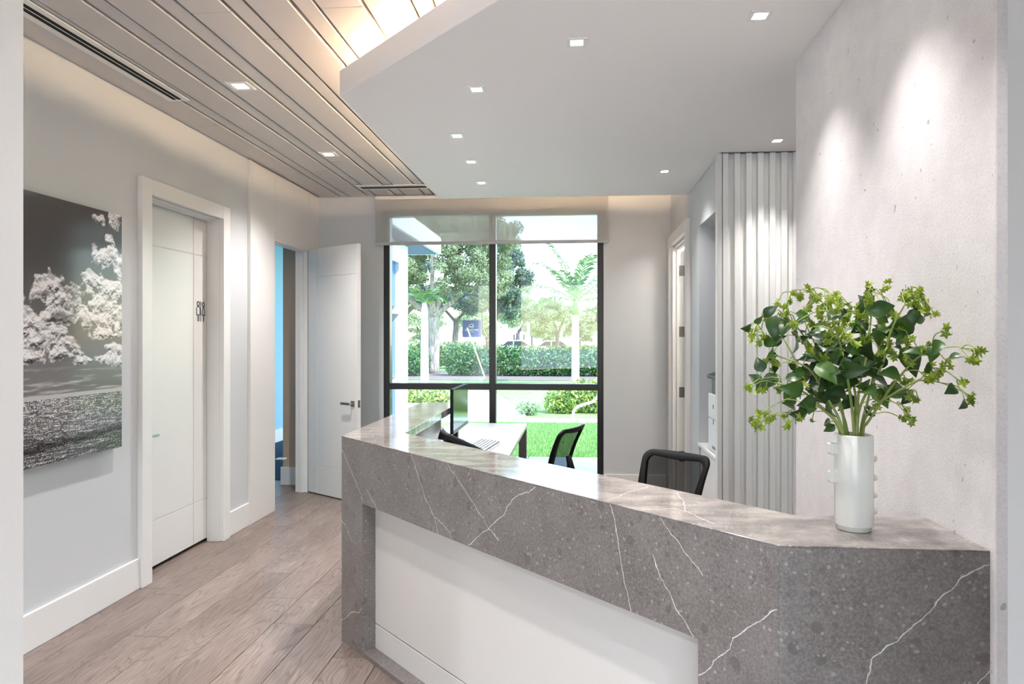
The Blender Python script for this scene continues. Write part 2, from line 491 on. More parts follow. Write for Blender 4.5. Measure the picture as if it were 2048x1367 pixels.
# door leaf with routed grooves: hinge at y=0, leaf along +y, thickness 0..-T, face towards +x
def door_leaf(w, h, T, gv, gh, parent, mat):
    """core board plus raised fields, so that the joints are real recesses"""
    g = .006
    core = MB().box(-T + .004, -.004, 0, w, 0, h).build('leaf_core', mat, parent)
    ys = [0] + gv + [w]; zs = [0] + gh + [h]
    for i in range(len(ys) - 1):
        for j in range(len(zs) - 1):
            y0 = ys[i] + (g / 2 if i else 0); y1 = ys[i + 1] - (g / 2 if i < len(ys) - 2 else 0)
            z0 = zs[j] + (g / 2 if j else 0); z1 = zs[j + 1] - (g / 2 if j < len(zs) - 2 else 0)
            for s0, s1 in ((-.004, 0), (-T, -T + .004)):
                MB().box(s0, s1, y0, y1, z0, z1).build('field', mat, parent, bevel=.0008, seg=1)
    return core

def lever(parent, y, z, side, direction, x=0.0):
    """square rose with a flat lever on the face x, pointing along +-y"""
    s = side
    rose = MB().box(min(x, x + s * .008), max(x, x + s * .008), y - .027, y + .027, z - .027, z + .027).build('rose', M['chrome'], parent, bevel=.002)
    mb = MB().tube([(x + s * .006, y, z), (x + s * .045, y, z)], .009, 10)
    y1 = y + direction * .125
    mb.box(min(x + s * .04, x + s * .054), max(x + s * .04, x + s * .054), min(y - direction * .012, y1), max(y - direction * .012, y1), z - .011, z + .011)
    mb.build('handle', M['chrome'], parent, bevel=.003)

# door 1: the restroom door, closed, set back in its casing
d1 = empty('door_1', (XW - .10, D1a + .004, 0), 0, 'closed white restroom door with grooves and a toilet symbol', 'door', None, 'structure')
door_leaf(D1b - D1a - .008, 2.44, .042, [.17, .70], [.305, 2.155], d1, M['door'])
for ch in d1.children:
    ch.location.z = .028
lever(d1, .075, .915, 1, 1)
MB().lathe([(.022, 0), (.022, .012), (.0, .012)], n=24).build('lock_rose', M['chrome'], d1)
lk = d1.children[-1]; lk.rotation_euler = (0, math.pi / 2, 0); lk.location = (0, .075, .78)
# toilet symbol: two outlined figures and a bar
ico = []
def stroke(pts, w=.0058, closed=False):
    if closed: pts = pts + [pts[0]]
    for (a, b), (c, d) in zip(pts[:-1], pts[1:]):
        dx, dy = c - a, d - b; L = math.hypot(dx, dy) or 1
        ux, uy = dx / L * w * .5, dy / L * w * .5
        ico.append([(a - ux - uy, b - uy + ux), (a - ux + uy, b - uy - ux), (c + ux + uy, d + uy - ux), (c + ux - uy, d + uy + ux)])
def circ(cx, cz, r, rz): return [(cx + r * math.cos(2 * math.pi * i / 20), cz + rz * math.sin(2 * math.pi * i / 20)) for i in range(20)]
stroke(circ(.030, .130, .0165, .0150), closed=True)
stroke([(.030, .114), (.019, .107), (.009, .098), (.007, .088), (.007, .048), (.023, .045), (.023, 0.0)])
stroke([(.030, .114), (.041, .107), (.051, .098), (.053, .088), (.053, .048), (.038, .045), (.038, 0.0)])
stroke([(.0635, .146), (.0635, 0.0)])
stroke(circ(.100, .127, .0165, .0150), closed=True)
stroke([(.100, .111), (.090, .098), (.082, .076), (.079, .045), (.121, .045), (.118, .076), (.110, .098), (.100, .111)])
stroke([(.098, .045), (.098, 0.0)]); stroke([(.103, .045), (.103, 0.0)]); stroke([(.1005, .045), (.1005, 0.0)])
mb = MB()
for q in ico:
    mb.raw([(0, a, b) for a, b in q] + [(.0015, a, b) for a, b in q], [(0, 1, 2, 3), (7, 6, 5, 4), (0, 4, 5, 1), (1, 5, 6, 2), (2, 6, 7, 3), (3, 7, 4, 0)])
sy = mb.build('restroom_symbol', M['ink'], d1); sy.location = (.0008, .732, 1.69)
sy['label'] = 'black outlined man and woman restroom symbol'

def casing(name, ya, yb, h, x, side, label, w=.10, depth=.035, stops=True, jamb=.10):
    """white casing on a wall plane x; side=+1 faces +x"""
    e = empty(name, (0, 0, 0), 0, label, 'door frame', None, 'structure')
    xa, xb = sorted((x, x + side * depth))
    MB().box(xa, xb, ya - w, ya, 0, h + w).build('side_casing', M['trim'], e, bevel=.003)
    MB().box(xa, xb, yb, yb + w, 0, h + w).build('side_casing', M['trim'], e, bevel=.003)
    MB().box(xa, xb, ya, yb, h, h + w).build('head_casing', M['trim'], e, bevel=.003)
    xj0, xj1 = sorted((x - side * jamb, x + side * .002))
    MB().box(xj0, xj1, ya - .02, ya + .003, 0, h).build('jamb', M['trim'], e)
    MB().box(xj0, xj1, yb - .003, yb + .02, 0, h).build('jamb', M['trim'], e)
    for k, dz in enumerate((.012, .022)):
        xs0, xs1 = sorted((x - side * (.015 + .035 * k), x - side * (.05 + .035 * k)))
        MB().box(xs0, xs1, ya, yb, h - dz, h).build('head_step', M['trim'], e, bevel=.002)
    return e
casing('trim_2', D1a, D1b, DH, XW, 1, 'raised white casing around the restroom door')

rr = MB().box(-3.7, -3.6, 3.9, 5.3, 0, 2.9).box(-3.6, -2.822, 3.9, 4.0, 0, 2.9).box(-3.6, -2.822, 5.2, 5.3, 0, 2.9).box(-3.7, -2.822, 3.9, 5.3, 2.9, 3.0).box(-3.7, -2.903, 3.9, 5.3, -.2, -.013)
struct(rr.build('wall_restroom', M['void']), 'dark small room behind the closed restroom door', 'wall')

# second doorway: jamb liner, and the open leaf
e = empty('trim_3', (0, 0, 0), 0, 'white jamb and stops of the open doorway', 'door frame', None, 'structure')
MB().box(XW - .105, XW + .022, D2b - .02, D2b, 0, DH2).build('jamb', M['trim'], e, bevel=.002)
MB().box(XW - .06, XW - .02, D2b - .034, D2b - .02, 0, DH2 - .02).build('door_stop', M['trim'], e, bevel=.002)
MB().box(XW - .105, XW + .022, D2a, D2b - .02, DH2 - .02, DH2).build('head_jamb', M['trim'], e, bevel=.002)
MB().box(XW - .06, XW - .02, D2a, D2b - .034, DH2 - .034, DH2 - .02).build('head_stop', M['trim'], e, bevel=.002)
HX, HY = XW + .034, D2b - .03
d2 = empty('door_2', (HX, HY, 0), 0, 'white door standing wide open beside the window', 'door', None, 'structure')
ang = math.atan2(6.28 - HY, -2.04 - HX) - math.pi / 2
d2.rotation_euler = (0, 0, ang)
door_leaf(.775, 2.44, .044, [.15], [.285, 2.155], d2, M['door'])
for ch in d2.children: ch.location = (.0, 0, .014)
lever(d2, .715, .94, -1, -1, x=-.044)
lever(d2, .715, .94, 1, -1, x=0)
MB().box(-.034, -.010, .7745, .7765, .905, .975).build('latch_plate', M['dark_steel'], d2)
for z in (.30, .95, 1.60, 2.25):
    MB().tube([(-.022 - .027, -.006, z - .05), (-.049, -.006, z + .05)], .007, 8).build('hinge', M['dark_steel'], d2)

# hall seen through the doorway
hf = MB().box(-4.6, -2.903, 5.32, 7.25, -.2, 0).build('floor_hall', M['wood'])
struct(hf, 'wood floor just inside the open doorway', 'floor')
hc = MB().box(-4.6, -3.05, 7.25, 11.2, -.2, .004).build('floor_carpet', M['carpet'])
struct(hc, 'dark blue carpet far down the hall', 'carpet')
hw = MB().box(-4.6, -4.46, 4.6, 11.2, 0, 3.0).build('wall_hall_side', M['blue_tint_wall'])
struct(hw, 'hall wall tinted blue for its daylight, seen through the doorway', 'wall')
hw = MB().box(-4.46, -3.05, 11.1, 11.2, 0, 3.0).build('wall_hall_end', M['blue_tint_wall'])
struct(hw, 'far end wall of the blue hall', 'wall')
hw = MB().box(-4.46, -2.825, 5.35, 5.45, 0, 3.0).build('wall_hall_near', M['blue_tint_wall'])
struct(hw, 'near end wall of the hall', 'wall')
hw = MB().box(-4.6, -2.825, 5.2, 7.25, 3.0, 3.08).box(-4.6, -3.0, 7.25, 11.2, 3.0, 3.08).build('ceiling_hall', M['soffit'])
struct(hw, 'plain ceiling of the hall', 'ceiling')
hb = MB().box(-4.46, -4.44, 4.6, 11.1, 0, .19).build('baseboard_hall', M['trim'])
struct(hb, 'white baseboard along the blue hall wall', 'baseboard')
hb = MB().box(-3.12, -2.825, YB - .02, YB, 0, .19).build('baseboard_hall_pier', M['trim'], bevel=.004)
struct(hb, 'white baseboard on the taupe pier in the doorway', 'baseboard')
hp = MB().box(-3.10, -2.82, YB, 7.25, 0, 3.0).build('wall_hall_pier', M['taupe_wall'])
struct(hp, 'taupe wall pier seen inside the doorway', 'wall')

# back wall with the window
WX0, WX1, WH = -2.006, .297, 2.90
wb = MB().box(-2.82, WX0, YB, 7.25, 0, 3.085).box(WX1, XR, YB, 7.25, 0, 3.085).box(WX0, WX1, YB, 7.25, WH, 3.085)
wb = wb.build('wall_back', M['wall'])
struct(wb, 'light grey wall around the large window', 'wall')
w1 = empty('window_1', (0, 0, 0), 0, 'large black-framed window with mullion and transom onto the garden', 'window', None, 'structure')
fy0, fy1 = YB + .012, YB + .125
def bar(x0, x1, z0, z1, name): MB().box(x0, x1, fy0, fy1, z0, z1).build(name, M['black_metal'], w1, bevel=.002, seg=1)
bar(WX0, WX0 + .062, 0, WH, 'window_frame'); bar(WX1 - .062, WX1, 0, WH, 'window_frame')
bar(WX0 + .062, WX1 - .062, WH - .055, WH, 'head_frame'); bar(WX0 + .062, WX1 - .062, 0, .06, 'sill_frame')
bar(-.886, -.818, .06, WH - .055, 'mullion')
bar(WX0 + .062, -.886, 1.022, 1.086, 'transom'); bar(-.818, WX1 - .062, 1.022, 1.086, 'transom')
for x0, x1 in ((WX0 + .062, -.886), (-.818, WX1 - .062)):
    for z0, z1 in ((.06, 1.022), (1.086, WH - .055)):
        MB().box(x0 + .001, x1 - .001, YB + .066, YB + .072, z0 + .001, z1 - .001).build('pane', M['glass'], w1)

# right wall with doorway and printer niche
RD0, RD1 = 5.95, 6.94
NI0, NI1, NZ0, NZ1 = 4.76, 5.46, .72, 2.44
wr = MB()
wr.box(XR, XR + .12, 4.738, NI0, 0, 3.085).box(XR, XR + .12, NI1, RD0, 0, 3.085).box(XR, XR + .12, RD1, 7.25, 0, 3.085)
wr.box(XR, XR + .12, RD0, RD1, DH, 3.085).box(XR, XR + .12, NI0, NI1, NZ1, 3.085)
wr = wr.build('wall_right', M['wall'])
struct(wr, 'light grey wall right of the window with doorway and niche', 'wall')
nb = MB().box(XR + .12, XR + .7, NI1, NI1 + .05, 0, NZ1).box(XR + .12, XR + .7, NI0 - .05, NI0, 0, NZ1).box(XR + .65, XR + .7, NI0, NI1, 0, NZ1).box(XR + .12, XR + .7, NI0 - .05, NI1 + .05, NZ1, NZ1 + .05)
nb = nb.build('wall_niche', M['wall'])
struct(nb, 'grey lining of the printer niche', 'niche')
cs = casing('trim_4', RD0, RD1, DH, XR, -1, 'white stepped casing of the doorway right of the window', jamb=.14)
MB().box(XR + .045, XR + .06, RD1 - .016, RD1 - .001, 0, DH - .03).build('jamb_stop', M['trim'], cs)
MB().box(XR + .0, XR + .02, RD1 - .030, RD1 - .001, 0, DH - .03).build('jamb_step', M['trim'], cs)
d3 = empty('door_3', (0, 0, 0), 0, 'white door swung away behind the right doorway, dark hinges showing', 'door', None, 'structure')
MB().box(XR + .125, XR + .95, RD1 - .052, RD1 - .008, .01, DH - .03).build('leaf', M['door'], d3, bevel=.002)
for z in (.38, 1.02, 1.625, 2.235):
    hg = MB().box(XR + .068, XR + .122, RD1 - .0035, RD1 - .001, z - .052, z + .052).tube([(XR + .128, RD1 - .056, z - .052), (XR + .128, RD1 - .056, z + .052)], .007, 8)
    hg.build('hinge', M['dark_steel'], d3)
wq = MB().box(XR + .12, 2.6, 7.0, 7.25, 0, 3.085).box(2.5, 2.6, 5.6, 7.0, 0, 3.085).box(XR + .12, 2.6, 5.52, 5.6, 0, 3.085).build('wall_side_room', M['wall'])
struct(wq, 'plain walls of the side room behind the right doorway', 'wall')

# fluted wall, facing the viewer
fw = MB().box(XR + .012, 2.6, 4.703, 4.737, 0, SOF).build('wall_fluted', M['white'])
struct(fw, 'white fluted wall panel beside the rough wall', 'wall panel')
x = .991
while x < 2.55:
    MB().box(x, x + .0385, 4.67, 4.703, 0, SOF - .001).build('slat', M['white'], fw, bevel=.002, seg=1)
    x += .0765
MB().box(XR - .02, XR + .012, 4.672, 4.74, 0, SOF).build('corner_trim', M['trim'], fw, bevel=.003)

# rough white wall behind the vase, end walls
rw = MB().box(.985, 1.25, 1.69, 3.14, 0, SOF).build('wall_rough', M['rough'], bevel=.004)
struct(rw, 'rough pitted white concrete wall behind the vase', 'wall')
we = MB().box(2.6, 2.75, -5.0, 5.6, 0, 3.085).build('wall_end', M['wall'])
struct(we, 'plain wall closing the passage on the far right', 'wall')
wf = MB().box(-1.5, -1.031, 1.02, 1.20, 0, 3.085).build('wall_front_left', M['trim'])
struct(wf, 'white wall end at the left edge of the view', 'wall')
wf = MB().box(.719, 1.25, 1.02, 1.20, 0, 3.085).build('wall_front_right', M['wall'])
struct(wf, 'pale grey wall end at the right edge of the view', 'wall')

# cove light lying on the soffit
cv = MB()
def strip(p, q, w=.004, z0=SOFT, z1=SOFT + .0185):
    p, q = Vector(p), Vector(q); d = (q - p).normalized(); n = Vector((-d.y, d.x)) * w / 2
    cv.prism([tuple(p + n), tuple(p - n), tuple(q - n), tuple(q + n)], z0, z1)
strip((-1.0, 3.494), (.98, 1.514)); strip((-1.0, 3.50), (-1.0, 5.80)); strip((-1.0, 5.802), (XR - .05, 5.802))
cv = cv.build('cove_light', M['cove'])
tag(cv, 'warm glowing strip light on top of the dropped soffit', 'light strip')

# ================================================================= CEILING LAMPS
def downlight(x, y, z, size, lens, rz, label, group, power, cone=85, col=(1, .962, .948)):
    e = empty('recessed_downlight', (x, y, z), rz, label, 'ceiling light', group)
    h, l = size / 2, lens / 2
    mb = MB()
    for a in ((-h, h, -h, -l), (-h, h, l, h), (-h, -l, -l, l), (l, h, -l, l)): mb.box(*a, -.004, .0)
    mb.build('trim_ring', M['white'], e)
    MB().box(-l, l, -l, l, -.0025, -.0005).build('lens', M['lens'], e)
    ld = bpy.data.lights.new('downlight_lamp', 'SPOT')
    ld.energy = power * LAMP; ld.color = col; ld.spot_size = math.radians(cone); ld.spot_blend = .95; ld.shadow_soft_size = .035
    lo = bpy.data.objects.new('lamp', ld); link(lo, e); lo.location = (0, 0, -.012)
    return e
G = 'square downlights in the dropped soffit'
for x, y, lab, p in ((.71, 2.69, 'square downlight next to the rough white wall, top right', 14), (.01, 2.87, 'square downlight in the soffit above the desk middle, topmost one', 22),
                  (-.485, 3.37, 'square downlight second from the front in the left row', 22), (-.717, 4.134, 'square downlight third from the front in the left row', 22),
                  (-.725, 4.75, 'square downlight second from the window in the left row', 22), (-.739, 5.40, 'square downlight nearest the window in the left row', 22),
                  (.666, 5.14, 'square downlight left of the fluted wall panel', 12), (1.267, 4.40, 'square downlight right in front of the fluted wall panel', 17),
                  (.71, 2.05, 'square downlight washing the rough wall above the vase', 15), (.71, 1.40, 'square downlight by the near end of the rough wall', 14)):
    downlight(x, y, SOF, .085, .052, 0, lab, G, p, 80 if x > .7 else 112)
G2 = 'square downlights in the plank ceiling'
for x, y, lab in ((-1.965, 3.88, 'larger square downlight in the plank ceiling near the air slot'), (-1.985, 5.38, 'larger square downlight in the plank ceiling near the open door'), (-1.96, 2.38, 'larger square downlight in the plank ceiling near the viewpoint')):
    downlight(x, y, CEIL - .0005, .130, .075, 0, lab, G2, 46 if y > 5 else 24, 125 if y > 5 else 95)
for x, y, lab in ((-.95, 2.20, 'larger square downlight in the plank ceiling in front of the counter'), (-.30, 1.50, 'larger square downlight in the plank ceiling nearest the viewpoint')):
    downlight(x, y, CEIL - .0005, .130, .075, 0, lab, G2, 24, 95)
downlight(-3.35, 6.2, 3.0, .13, .075, 0, 'small added downlight that warms the pier just inside the doorway', 'added hall downlights', 7, 120, (1, .85, .7))  # unseen lamp added to warm the hall pier
# unseen lamps added behind the viewpoint as cool frontal fill
for x, y, lab in ((-1.5, -.5, 'added fill downlight on the left behind the viewpoint'), (1.2, -.5, 'added fill downlight on the right behind the viewpoint')):
    downlight(x, y, CEIL - .0005, .130, .075, 0, lab, 'added lobby fill lights', 130, 130, (.84, .92, 1))
# lamp added in the hall, its cool blue standing in for daylight
hl = empty('hall_fill_lamp', (-3.75, 8.6, 3.0), 0, 'added blue fill lamp standing in for daylight in the hall', 'ceiling light')
MB().lathe([(.14, 0), (.14, -.03), (.11, -.05), (0, -.055)], n=24).build('diffuser', plain('hall_fill_lens', lin(150, 205, 255), .5, emit=(.25, .6, 1, 1), es=4), hl, smooth=True)
ld = bpy.data.lights.new('hall_fill_lamp', 'POINT'); ld.energy = 18; ld.color = (.30, .66, 1); ld.shadow_soft_size = .15
lo = bpy.data.objects.new('lamp', ld); link(lo, hl); lo.location = (0, 0, -.22)

sl = empty('side_room_fill_lamp', (1.75, 6.3, 2.95), 0, 'added fill lamp brightening the side room behind the right doorway', 'ceiling light')  # unseen lamp added to brighten the closed side room
MB().lathe([(.14, .05), (.14, -.03), (.11, -.05), (0, -.055)], n=24).build('diffuser', M['lens'], sl, smooth=True)
ld = bpy.data.lights.new('side_room_fill_lamp', 'POINT'); ld.energy = 9 * LAMP; ld.color = (1, .93, .85); ld.shadow_soft_size = .15
lo = bpy.data.objects.new('lamp', ld); link(lo, sl); lo.location = (0, 0, -.25)
MB().box(-.66, .85, -.7, .7, .05, .1).build('ceiling_plate', M['soffit'], sl)

# linear air diffusers
def diffuser(x0, x1, y0, y1, along_y, label):
    e = empty('air_diffuser', ((x0 + x1) / 2, (y0 + y1) / 2, CEIL), 0, label, 'air vent', 'linear slot diffusers in the plank ceiling')
    hx, hy = (x1 - x0) / 2, (y1 - y0) / 2
    MB().box(-hx, hx, -hy, hy, -.006, -.0005).build('frame', M['white'], e, bevel=.001, seg=1)
    w = hx if along_y else hy
    for c in (-.36, .12):
        a, bq = c * w, (c + .34) * w
        m2 = MB()
        if along_y: m2.box(a, bq, -hy + .03, hy - .03, -.0075, -.0055)
        else: m2.box(-hx + .03, hx - .03, a, bq, -.0075, -.0055)
        m2.build('slot', M['slot'], e)
diffuser(-2.534, -2.396, 1.3, 4.085, True, 'long two-slot air diffuser in the plank ceiling at upper left')
diffuser(-2.13, -1.42, 6.50, 6.68, False, 'short two-slot air diffuser near the window head')

# ================================================================= ROLLER SHADE
rs = empty('roller_shade', (0, YB - .06, 0), 0, 'half-transparent white roller shade over the window top', 'roller shade')
SX0, SX1, SZ0 = -2.075, .341, 2.545
MB().box(SX0, SX1, -.0006, .0006, SZ0, 3.03).build('fabric', M['shade'], rs)
MB().box(SX0, SX1, -.006, .006, SZ0 - .016, SZ0 + .018).build('hem_bar', M['hem'], rs, bevel=.003)
MB().tube([(SX0, .0, 3.025), (SX1, .0, 3.025)], .02, 12).build('roller_tube', M['trim'], rs)

# ================================================================= RECEPTION COUNTER
Av, Bv = Vector((-1.2, 3.441)), Vector((.496, 1.709))
Dv = (Bv - Av).normalized(); Nv = Vector((Dv.y, -Dv.x))   # Nv points to the visitor
LD = (Bv - Av).length
TOPZ, W = 1.056, .30
def dp(s, off): # along the diagonal, off = depth inwards
    p = Av + Dv * s - Nv * off; return (p.x, p.y)
def d3p(s, z): q = dp(s, 0); return (q[0], q[1], z)
def diag_lines(L): return [[d3p(s, z) for s, z in ln] for ln in L]
veins = diag_lines([
    [(0, .992), (.153, .852), (.241, .757)], [(.277, .825), (.384, .752)], [(0, .623), (.078, .575), (.121, .536)],
    [(.685, 1.064), (.725, 1.006), (.819, .868), (.88, .815), (.912, .749)], [(.88, .815), (.966, .793), (1.006, .753)],
    [(.966, 1.056), (1.089, .971), (1.253, .85), (1.317, .814)],
    [(1.522, 1.051), (1.486, 1.021), (1.439, 1.006), (1.396, .981), (1.346, .916), (1.253, .846), (1.128, .752)],
    [(1.872, 1.056), (1.899, .967), (1.915, .884), (1.953, .75)],
    [(2.049, 1.057), (2.075, 1.034), (2.153, .97), (2.203, .928)],
    [(2.035, .942), (2.065, .881), (2.131, .798), (2.18, .751)],
    [(2.417, .898), (2.342, .827), (2.295, .788), (2.279, .749), (2.246, .713), (2.194, .651)],
    [(0, .1), (.121, .182), (.195, .2), (.226, .233)]])
rv = [[(.994, 1.709, 1.032), (.917, 1.709, .986), (.892, 1.709, .955), (.75, 1.709, .814), (.72, 1.709, .791), (.703, 1.709, .727), (.62, 1.709, .60)],
      [(.994, 1.709, .784), (.959, 1.709, .738), (.86, 1.709, .63)]]
tv = [[(.103, 2.139, TOPZ), (.17, 2.251, TOPZ), (.249, 2.345, TOPZ)], [(.20, 2.03, TOPZ), (.293, 2.056, TOPZ), (.325, 2.021, TOPZ), (.377, 1.888, TOPZ)],
      [(.334, 2.256, TOPZ), (.333, 2.086, TOPZ), (.32, 2.02, TOPZ)], [(-.762, 3.118, TOPZ), (-.676, 3.396, TOPZ)]]
M['stone_diag'] = stone('stone_front', veins, .22, False, ((Dv.x, Dv.y, 0), (0, 0, 1)))
M['stone_right'] = stone('stone_right', rv, .22)
M['stone_top'] = stone('stone_top', tv, .09, True, ((1, 0, 0), (0, 1, 0)))
M['stone'] = stone('stone_plain', [], .2)
rc = empty('reception_counter', (0, 0, 0), 0, 'angled reception counter in grey veined stone with white front panel', 'reception desk')
YE = 5.29
DZ = .75          # height of the work desk behind the counter
# inner edge polygon of the ledge
inn_l = (-1.2 + W, YE)
kx = -1.2 + W   # wing inner x
s_k = None
# intersection of the diagonal inner line with the wing inner line x=kx
p0 = Vector(dp(0, W)); tk = (kx - p0.x) / Dv.x; Ik = (kx, p0.y + Dv.y * tk)
YI = 2.01
tr_ = (YI - p0.y) / Dv.y; Ir = (p0.x + Dv.x * tr_, YI)
ledge = [tuple(Av), tuple(Bv), (.984, 1.709), (.984, YI), Ir, Ik, inn_l, (-1.2, YE)]
TH = .045
MB().prism(ledge, TOPZ - .004, TOPZ).build('ledge', M['stone_top'], rc, bevel=.001, seg=1)
core = [dp(.02, .02), (Bv.x - .01, Bv.y + .03), (.983, 1.74), (.983, YI), Ir, Ik, inn_l, (-1.18, YE), (-1.18, 3.47)]
MB().prism(core, TOPZ - TH, TOPZ - .004).build('ledge_edge', M['stone_top'], rc)
# front apron, posts, plinth: the frame around the recess
RS0, RS1, RZ1, RZ0, RD = .232, 2.19, .749, .022, .07
def dbox(s0, s1, o0, o1, z0, z1): return MB().prism([dp(s0, o0), dp(s1, o0), dp(s1, o1), dp(s0, o1)], z0, z1)
FR = .115
def frame(mb, name, mat): mb.build(name, mat, rc)
# thin stone skins reach the mitred top edge, the body behind stays below the ledge
frame(dbox(RS0, RS1, .0005, .019, RZ1, TOPZ - .004), 'apron', M['stone_diag'])
frame(dbox(RS0, RS1, .019, FR, RZ1, TOPZ - TH), 'apron_back', M['stone'])
frame(dbox(0.0, RS0, .0005, .019, 0, TOPZ - .004), 'post', M['stone_diag'])
frame(dbox(.015, RS0, .019, FR, 0, TOPZ - TH), 'post_side', M['stone'])
frame(MB().prism([dp(RS1, .0005), (Bv.x, Bv.y + .0005), (Bv.x, Bv.y + .026), dp(RS1, .019)], 0, TOPZ - .004), 'post', M['stone_diag'])
frame(MB().prism([dp(RS1, .019), (Bv.x, Bv.y + .026), (Bv.x, Bv.y + .12), dp(RS1, FR)], 0, TOPZ - TH), 'post_side', M['stone'])
frame(dbox(RS0, RS1, .0005, FR, 0, RZ0), 'plinth', M['stone'])
frame(MB().box(Bv.x + .0005, .984, 1.7095, 1.735, 0, TOPZ - .004), 'end_face', M['stone_right'])
frame(MB().box(Bv.x + .0005, .984, 1.735, 1.82, 0, TOPZ - TH), 'end_body', M['stone'])
dbox(RS0, RS1, RD, RD + .02, .146, RZ1).build('front_panel', M['counter_panel'], rc, bevel=.002)
dbox(RS0, RS1, RD, RD + .02, RZ0, .141).build('kick_panel', M['counter_panel'], rc, bevel=.002)
dbox(RS0, RS1, RD + .02, FR, RZ0, RZ1).build('backing', M['laminate'], rc)
# wing: outer shell, inner apron
MB().box(-1.1995, -1.15, 3.50, YE, 0, TOPZ - TH).build('wing_shell', M['stone'], rc)
MB().box(-.955, -.935, 3.62, 4.74, DZ + .002, TOPZ - TH).build('ledge_support', M['support'], rc)
MB().box(-1.144, -1.0, 4.74, YE - .06, DZ + .001, DZ + .008).build('cubby_floor', M['laminate_dark'], rc)
MB().box(-1.1495, -1.145, 4.74, YE - .002, DZ + .008, TOPZ - TH).build('cubby_back', M['laminate_dark'], rc)
# inner lining of the diagonal part
dbox(.13, LD - .06, FR, FR + .02, 0, TOPZ - TH).build('lining', M['laminate'], rc)

# ================================================================= WORK DESK
wd = empty('work_desk', (0, 0, 0), 0, 'white work desk running from the counter towards the window', 'desk')
DX0, DX1, DY0, DY1, DZ = -1.145, -.45, 3.62, 6.48, .75
MB().prism([(DX0, 3.62), (-.45, 2.98), (DX1, DY1), (DX0 - .04, DY1), (DX0 - .04, YE + .02), (DX0, YE - .05)], DZ - .035, DZ).build('desk_top', M['desk_white'], wd, bevel=.003)
MB().box(DX1 - .075, DX1 - .002, DY1 - .06, DY1 - .005, 0, DZ - .035).build('leg', M['laminate'], wd)
MB().box(DX1 - .075, DX1 - .002, 3.42, 3.48, 0, DZ - .035).build('leg', M['laminate'], wd)
MB().box(DX0 + .01, DX0 + .07, DY1 - .06, DY1 - .005, 0, DZ - .035).build('leg', M['laminate'], wd)

# ================================================================= MONITOR, KEYBOARD, PHONE
mo = empty('computer_monitor', (-.858, 5.12, DZ), 0, 'thin black computer monitor on the white desk', 'monitor')
MB().box(-.022, .0, -.335, .335, .127, .45).build('housing', M['black_plastic'], mo, bevel=.004)
MB().box(.0, .002, -.329, .329, .150, .445).build('screen', M['screen'], mo)
MB().box(.0, .004, -.335, .335, .127, .148).build('bottom_bezel', M['printer_dark'], mo)
MB().box(-.06, -.022, -.03, .03, .01, .25).build('stand_neck', M['black_plastic'], mo, bevel=.004)
MB().lathe([(.0, 0), (.085, 0), (.085, .008), (.075, .012), (0, .012)], (-.04, 0, 0), n=28).build('stand_base', M['black_plastic'], mo)
kb = empty('keyboard', (-.675, 5.02, DZ), math.radians(-7), 'white computer keyboard on the white desk', 'keyboard')
MB().raw([(-.085, -.23, .001), (.085, -.23, .001), (.085, .23, .001), (-.085, .23, .001), (-.085, -.23, .03), (.085, -.23, .012), (.085, .23, .012), (-.085, .23, .03)],
         [(0, 3, 2, 1), (4, 5, 6, 7), (0, 1, 5, 4), (1, 2, 6, 5), (2, 3, 7, 6), (3, 0, 4, 7)]).build('case', M['printer_white'], kb, bevel=.003)
MB().raw([(-.078, -.222, .0292), (.078, -.222, .0127), (.078, .222, .0127), (-.078, .222, .0292), (-.078, -.222, .0302), (.078, -.222, .0137), (.078, .222, .0137), (-.078, .222, .0302)],
         [(0, 3, 2, 1), (4, 5, 6, 7), (0, 1, 5, 4), (1, 2, 6, 5), (2, 3, 7, 6), (3, 0, 4, 7)]).build('key_bed', M['printer_dark'], kb)
mb = MB()
for r in range(6):
    for c in range(16):
        x0 = -.076 + r * .0257; y0 = -.219 + c * .0275
        z = .0302 - (x0 + .078) * .1058
        mb.box(x0, x0 + .0195, y0, y0 + .0245, z - .001, z + .006)
ks = mb.build('keys', M['key'], kb); ks['kind'] = 'stuff'
ph = empty('desk_phone', (-.752, 4.44, DZ), math.radians(104), 'black desk phone on the white desk in front of the monitor', 'phone')
MB().raw([(-.10, -.09, 0), (.10, -.09, 0), (.10, .09, 0), (-.10, .09, 0), (-.10, -.09, .03), (.10, -.09, .03), (.10, .09, .11), (-.10, .09, .11)],
         [(0, 3, 2, 1), (4, 5, 6, 7), (0, 1, 5, 4), (1, 2, 6, 5), (2, 3, 7, 6), (3, 0, 4, 7)]).build('body', M['black_plastic'], ph, bevel=.008)
MB().tube([(-.07, -.11, .05), (-.072, -.07, .075), (-.072, .06, .13), (-.07, .12, .15)], [.024, .018, .018, .026], 10).build('handset', M['black_plastic'], ph, smooth=True)
MB().raw([(-.03, .02, .086), (.09, .02, .086), (.09, .08, .112), (-.03, .08, .112), (-.03, .02, .09), (.09, .02, .09), (.09, .10, .17), (-.03, .10, .17)],
         [(0, 3, 2, 1), (4, 5, 6, 7), (0, 1, 5, 4), (1, 2, 6, 5), (2, 3, 7, 6), (3, 0, 4, 7)]).build('display', M['black_plastic'], ph, bevel=.004)
mb = MB()
for r in range(4):
    for c in range(3):
        y = -.075 + r * .022; z = .03 + (y + .09) / .18 * .08
        mb.box(-.02 + c * .028, .0 + c * .028, y, y + .014, z, z + .008)
mb.build('buttons', M['printer_dark'], ph)

ph.scale = (1.15, 1.15, 1.3)

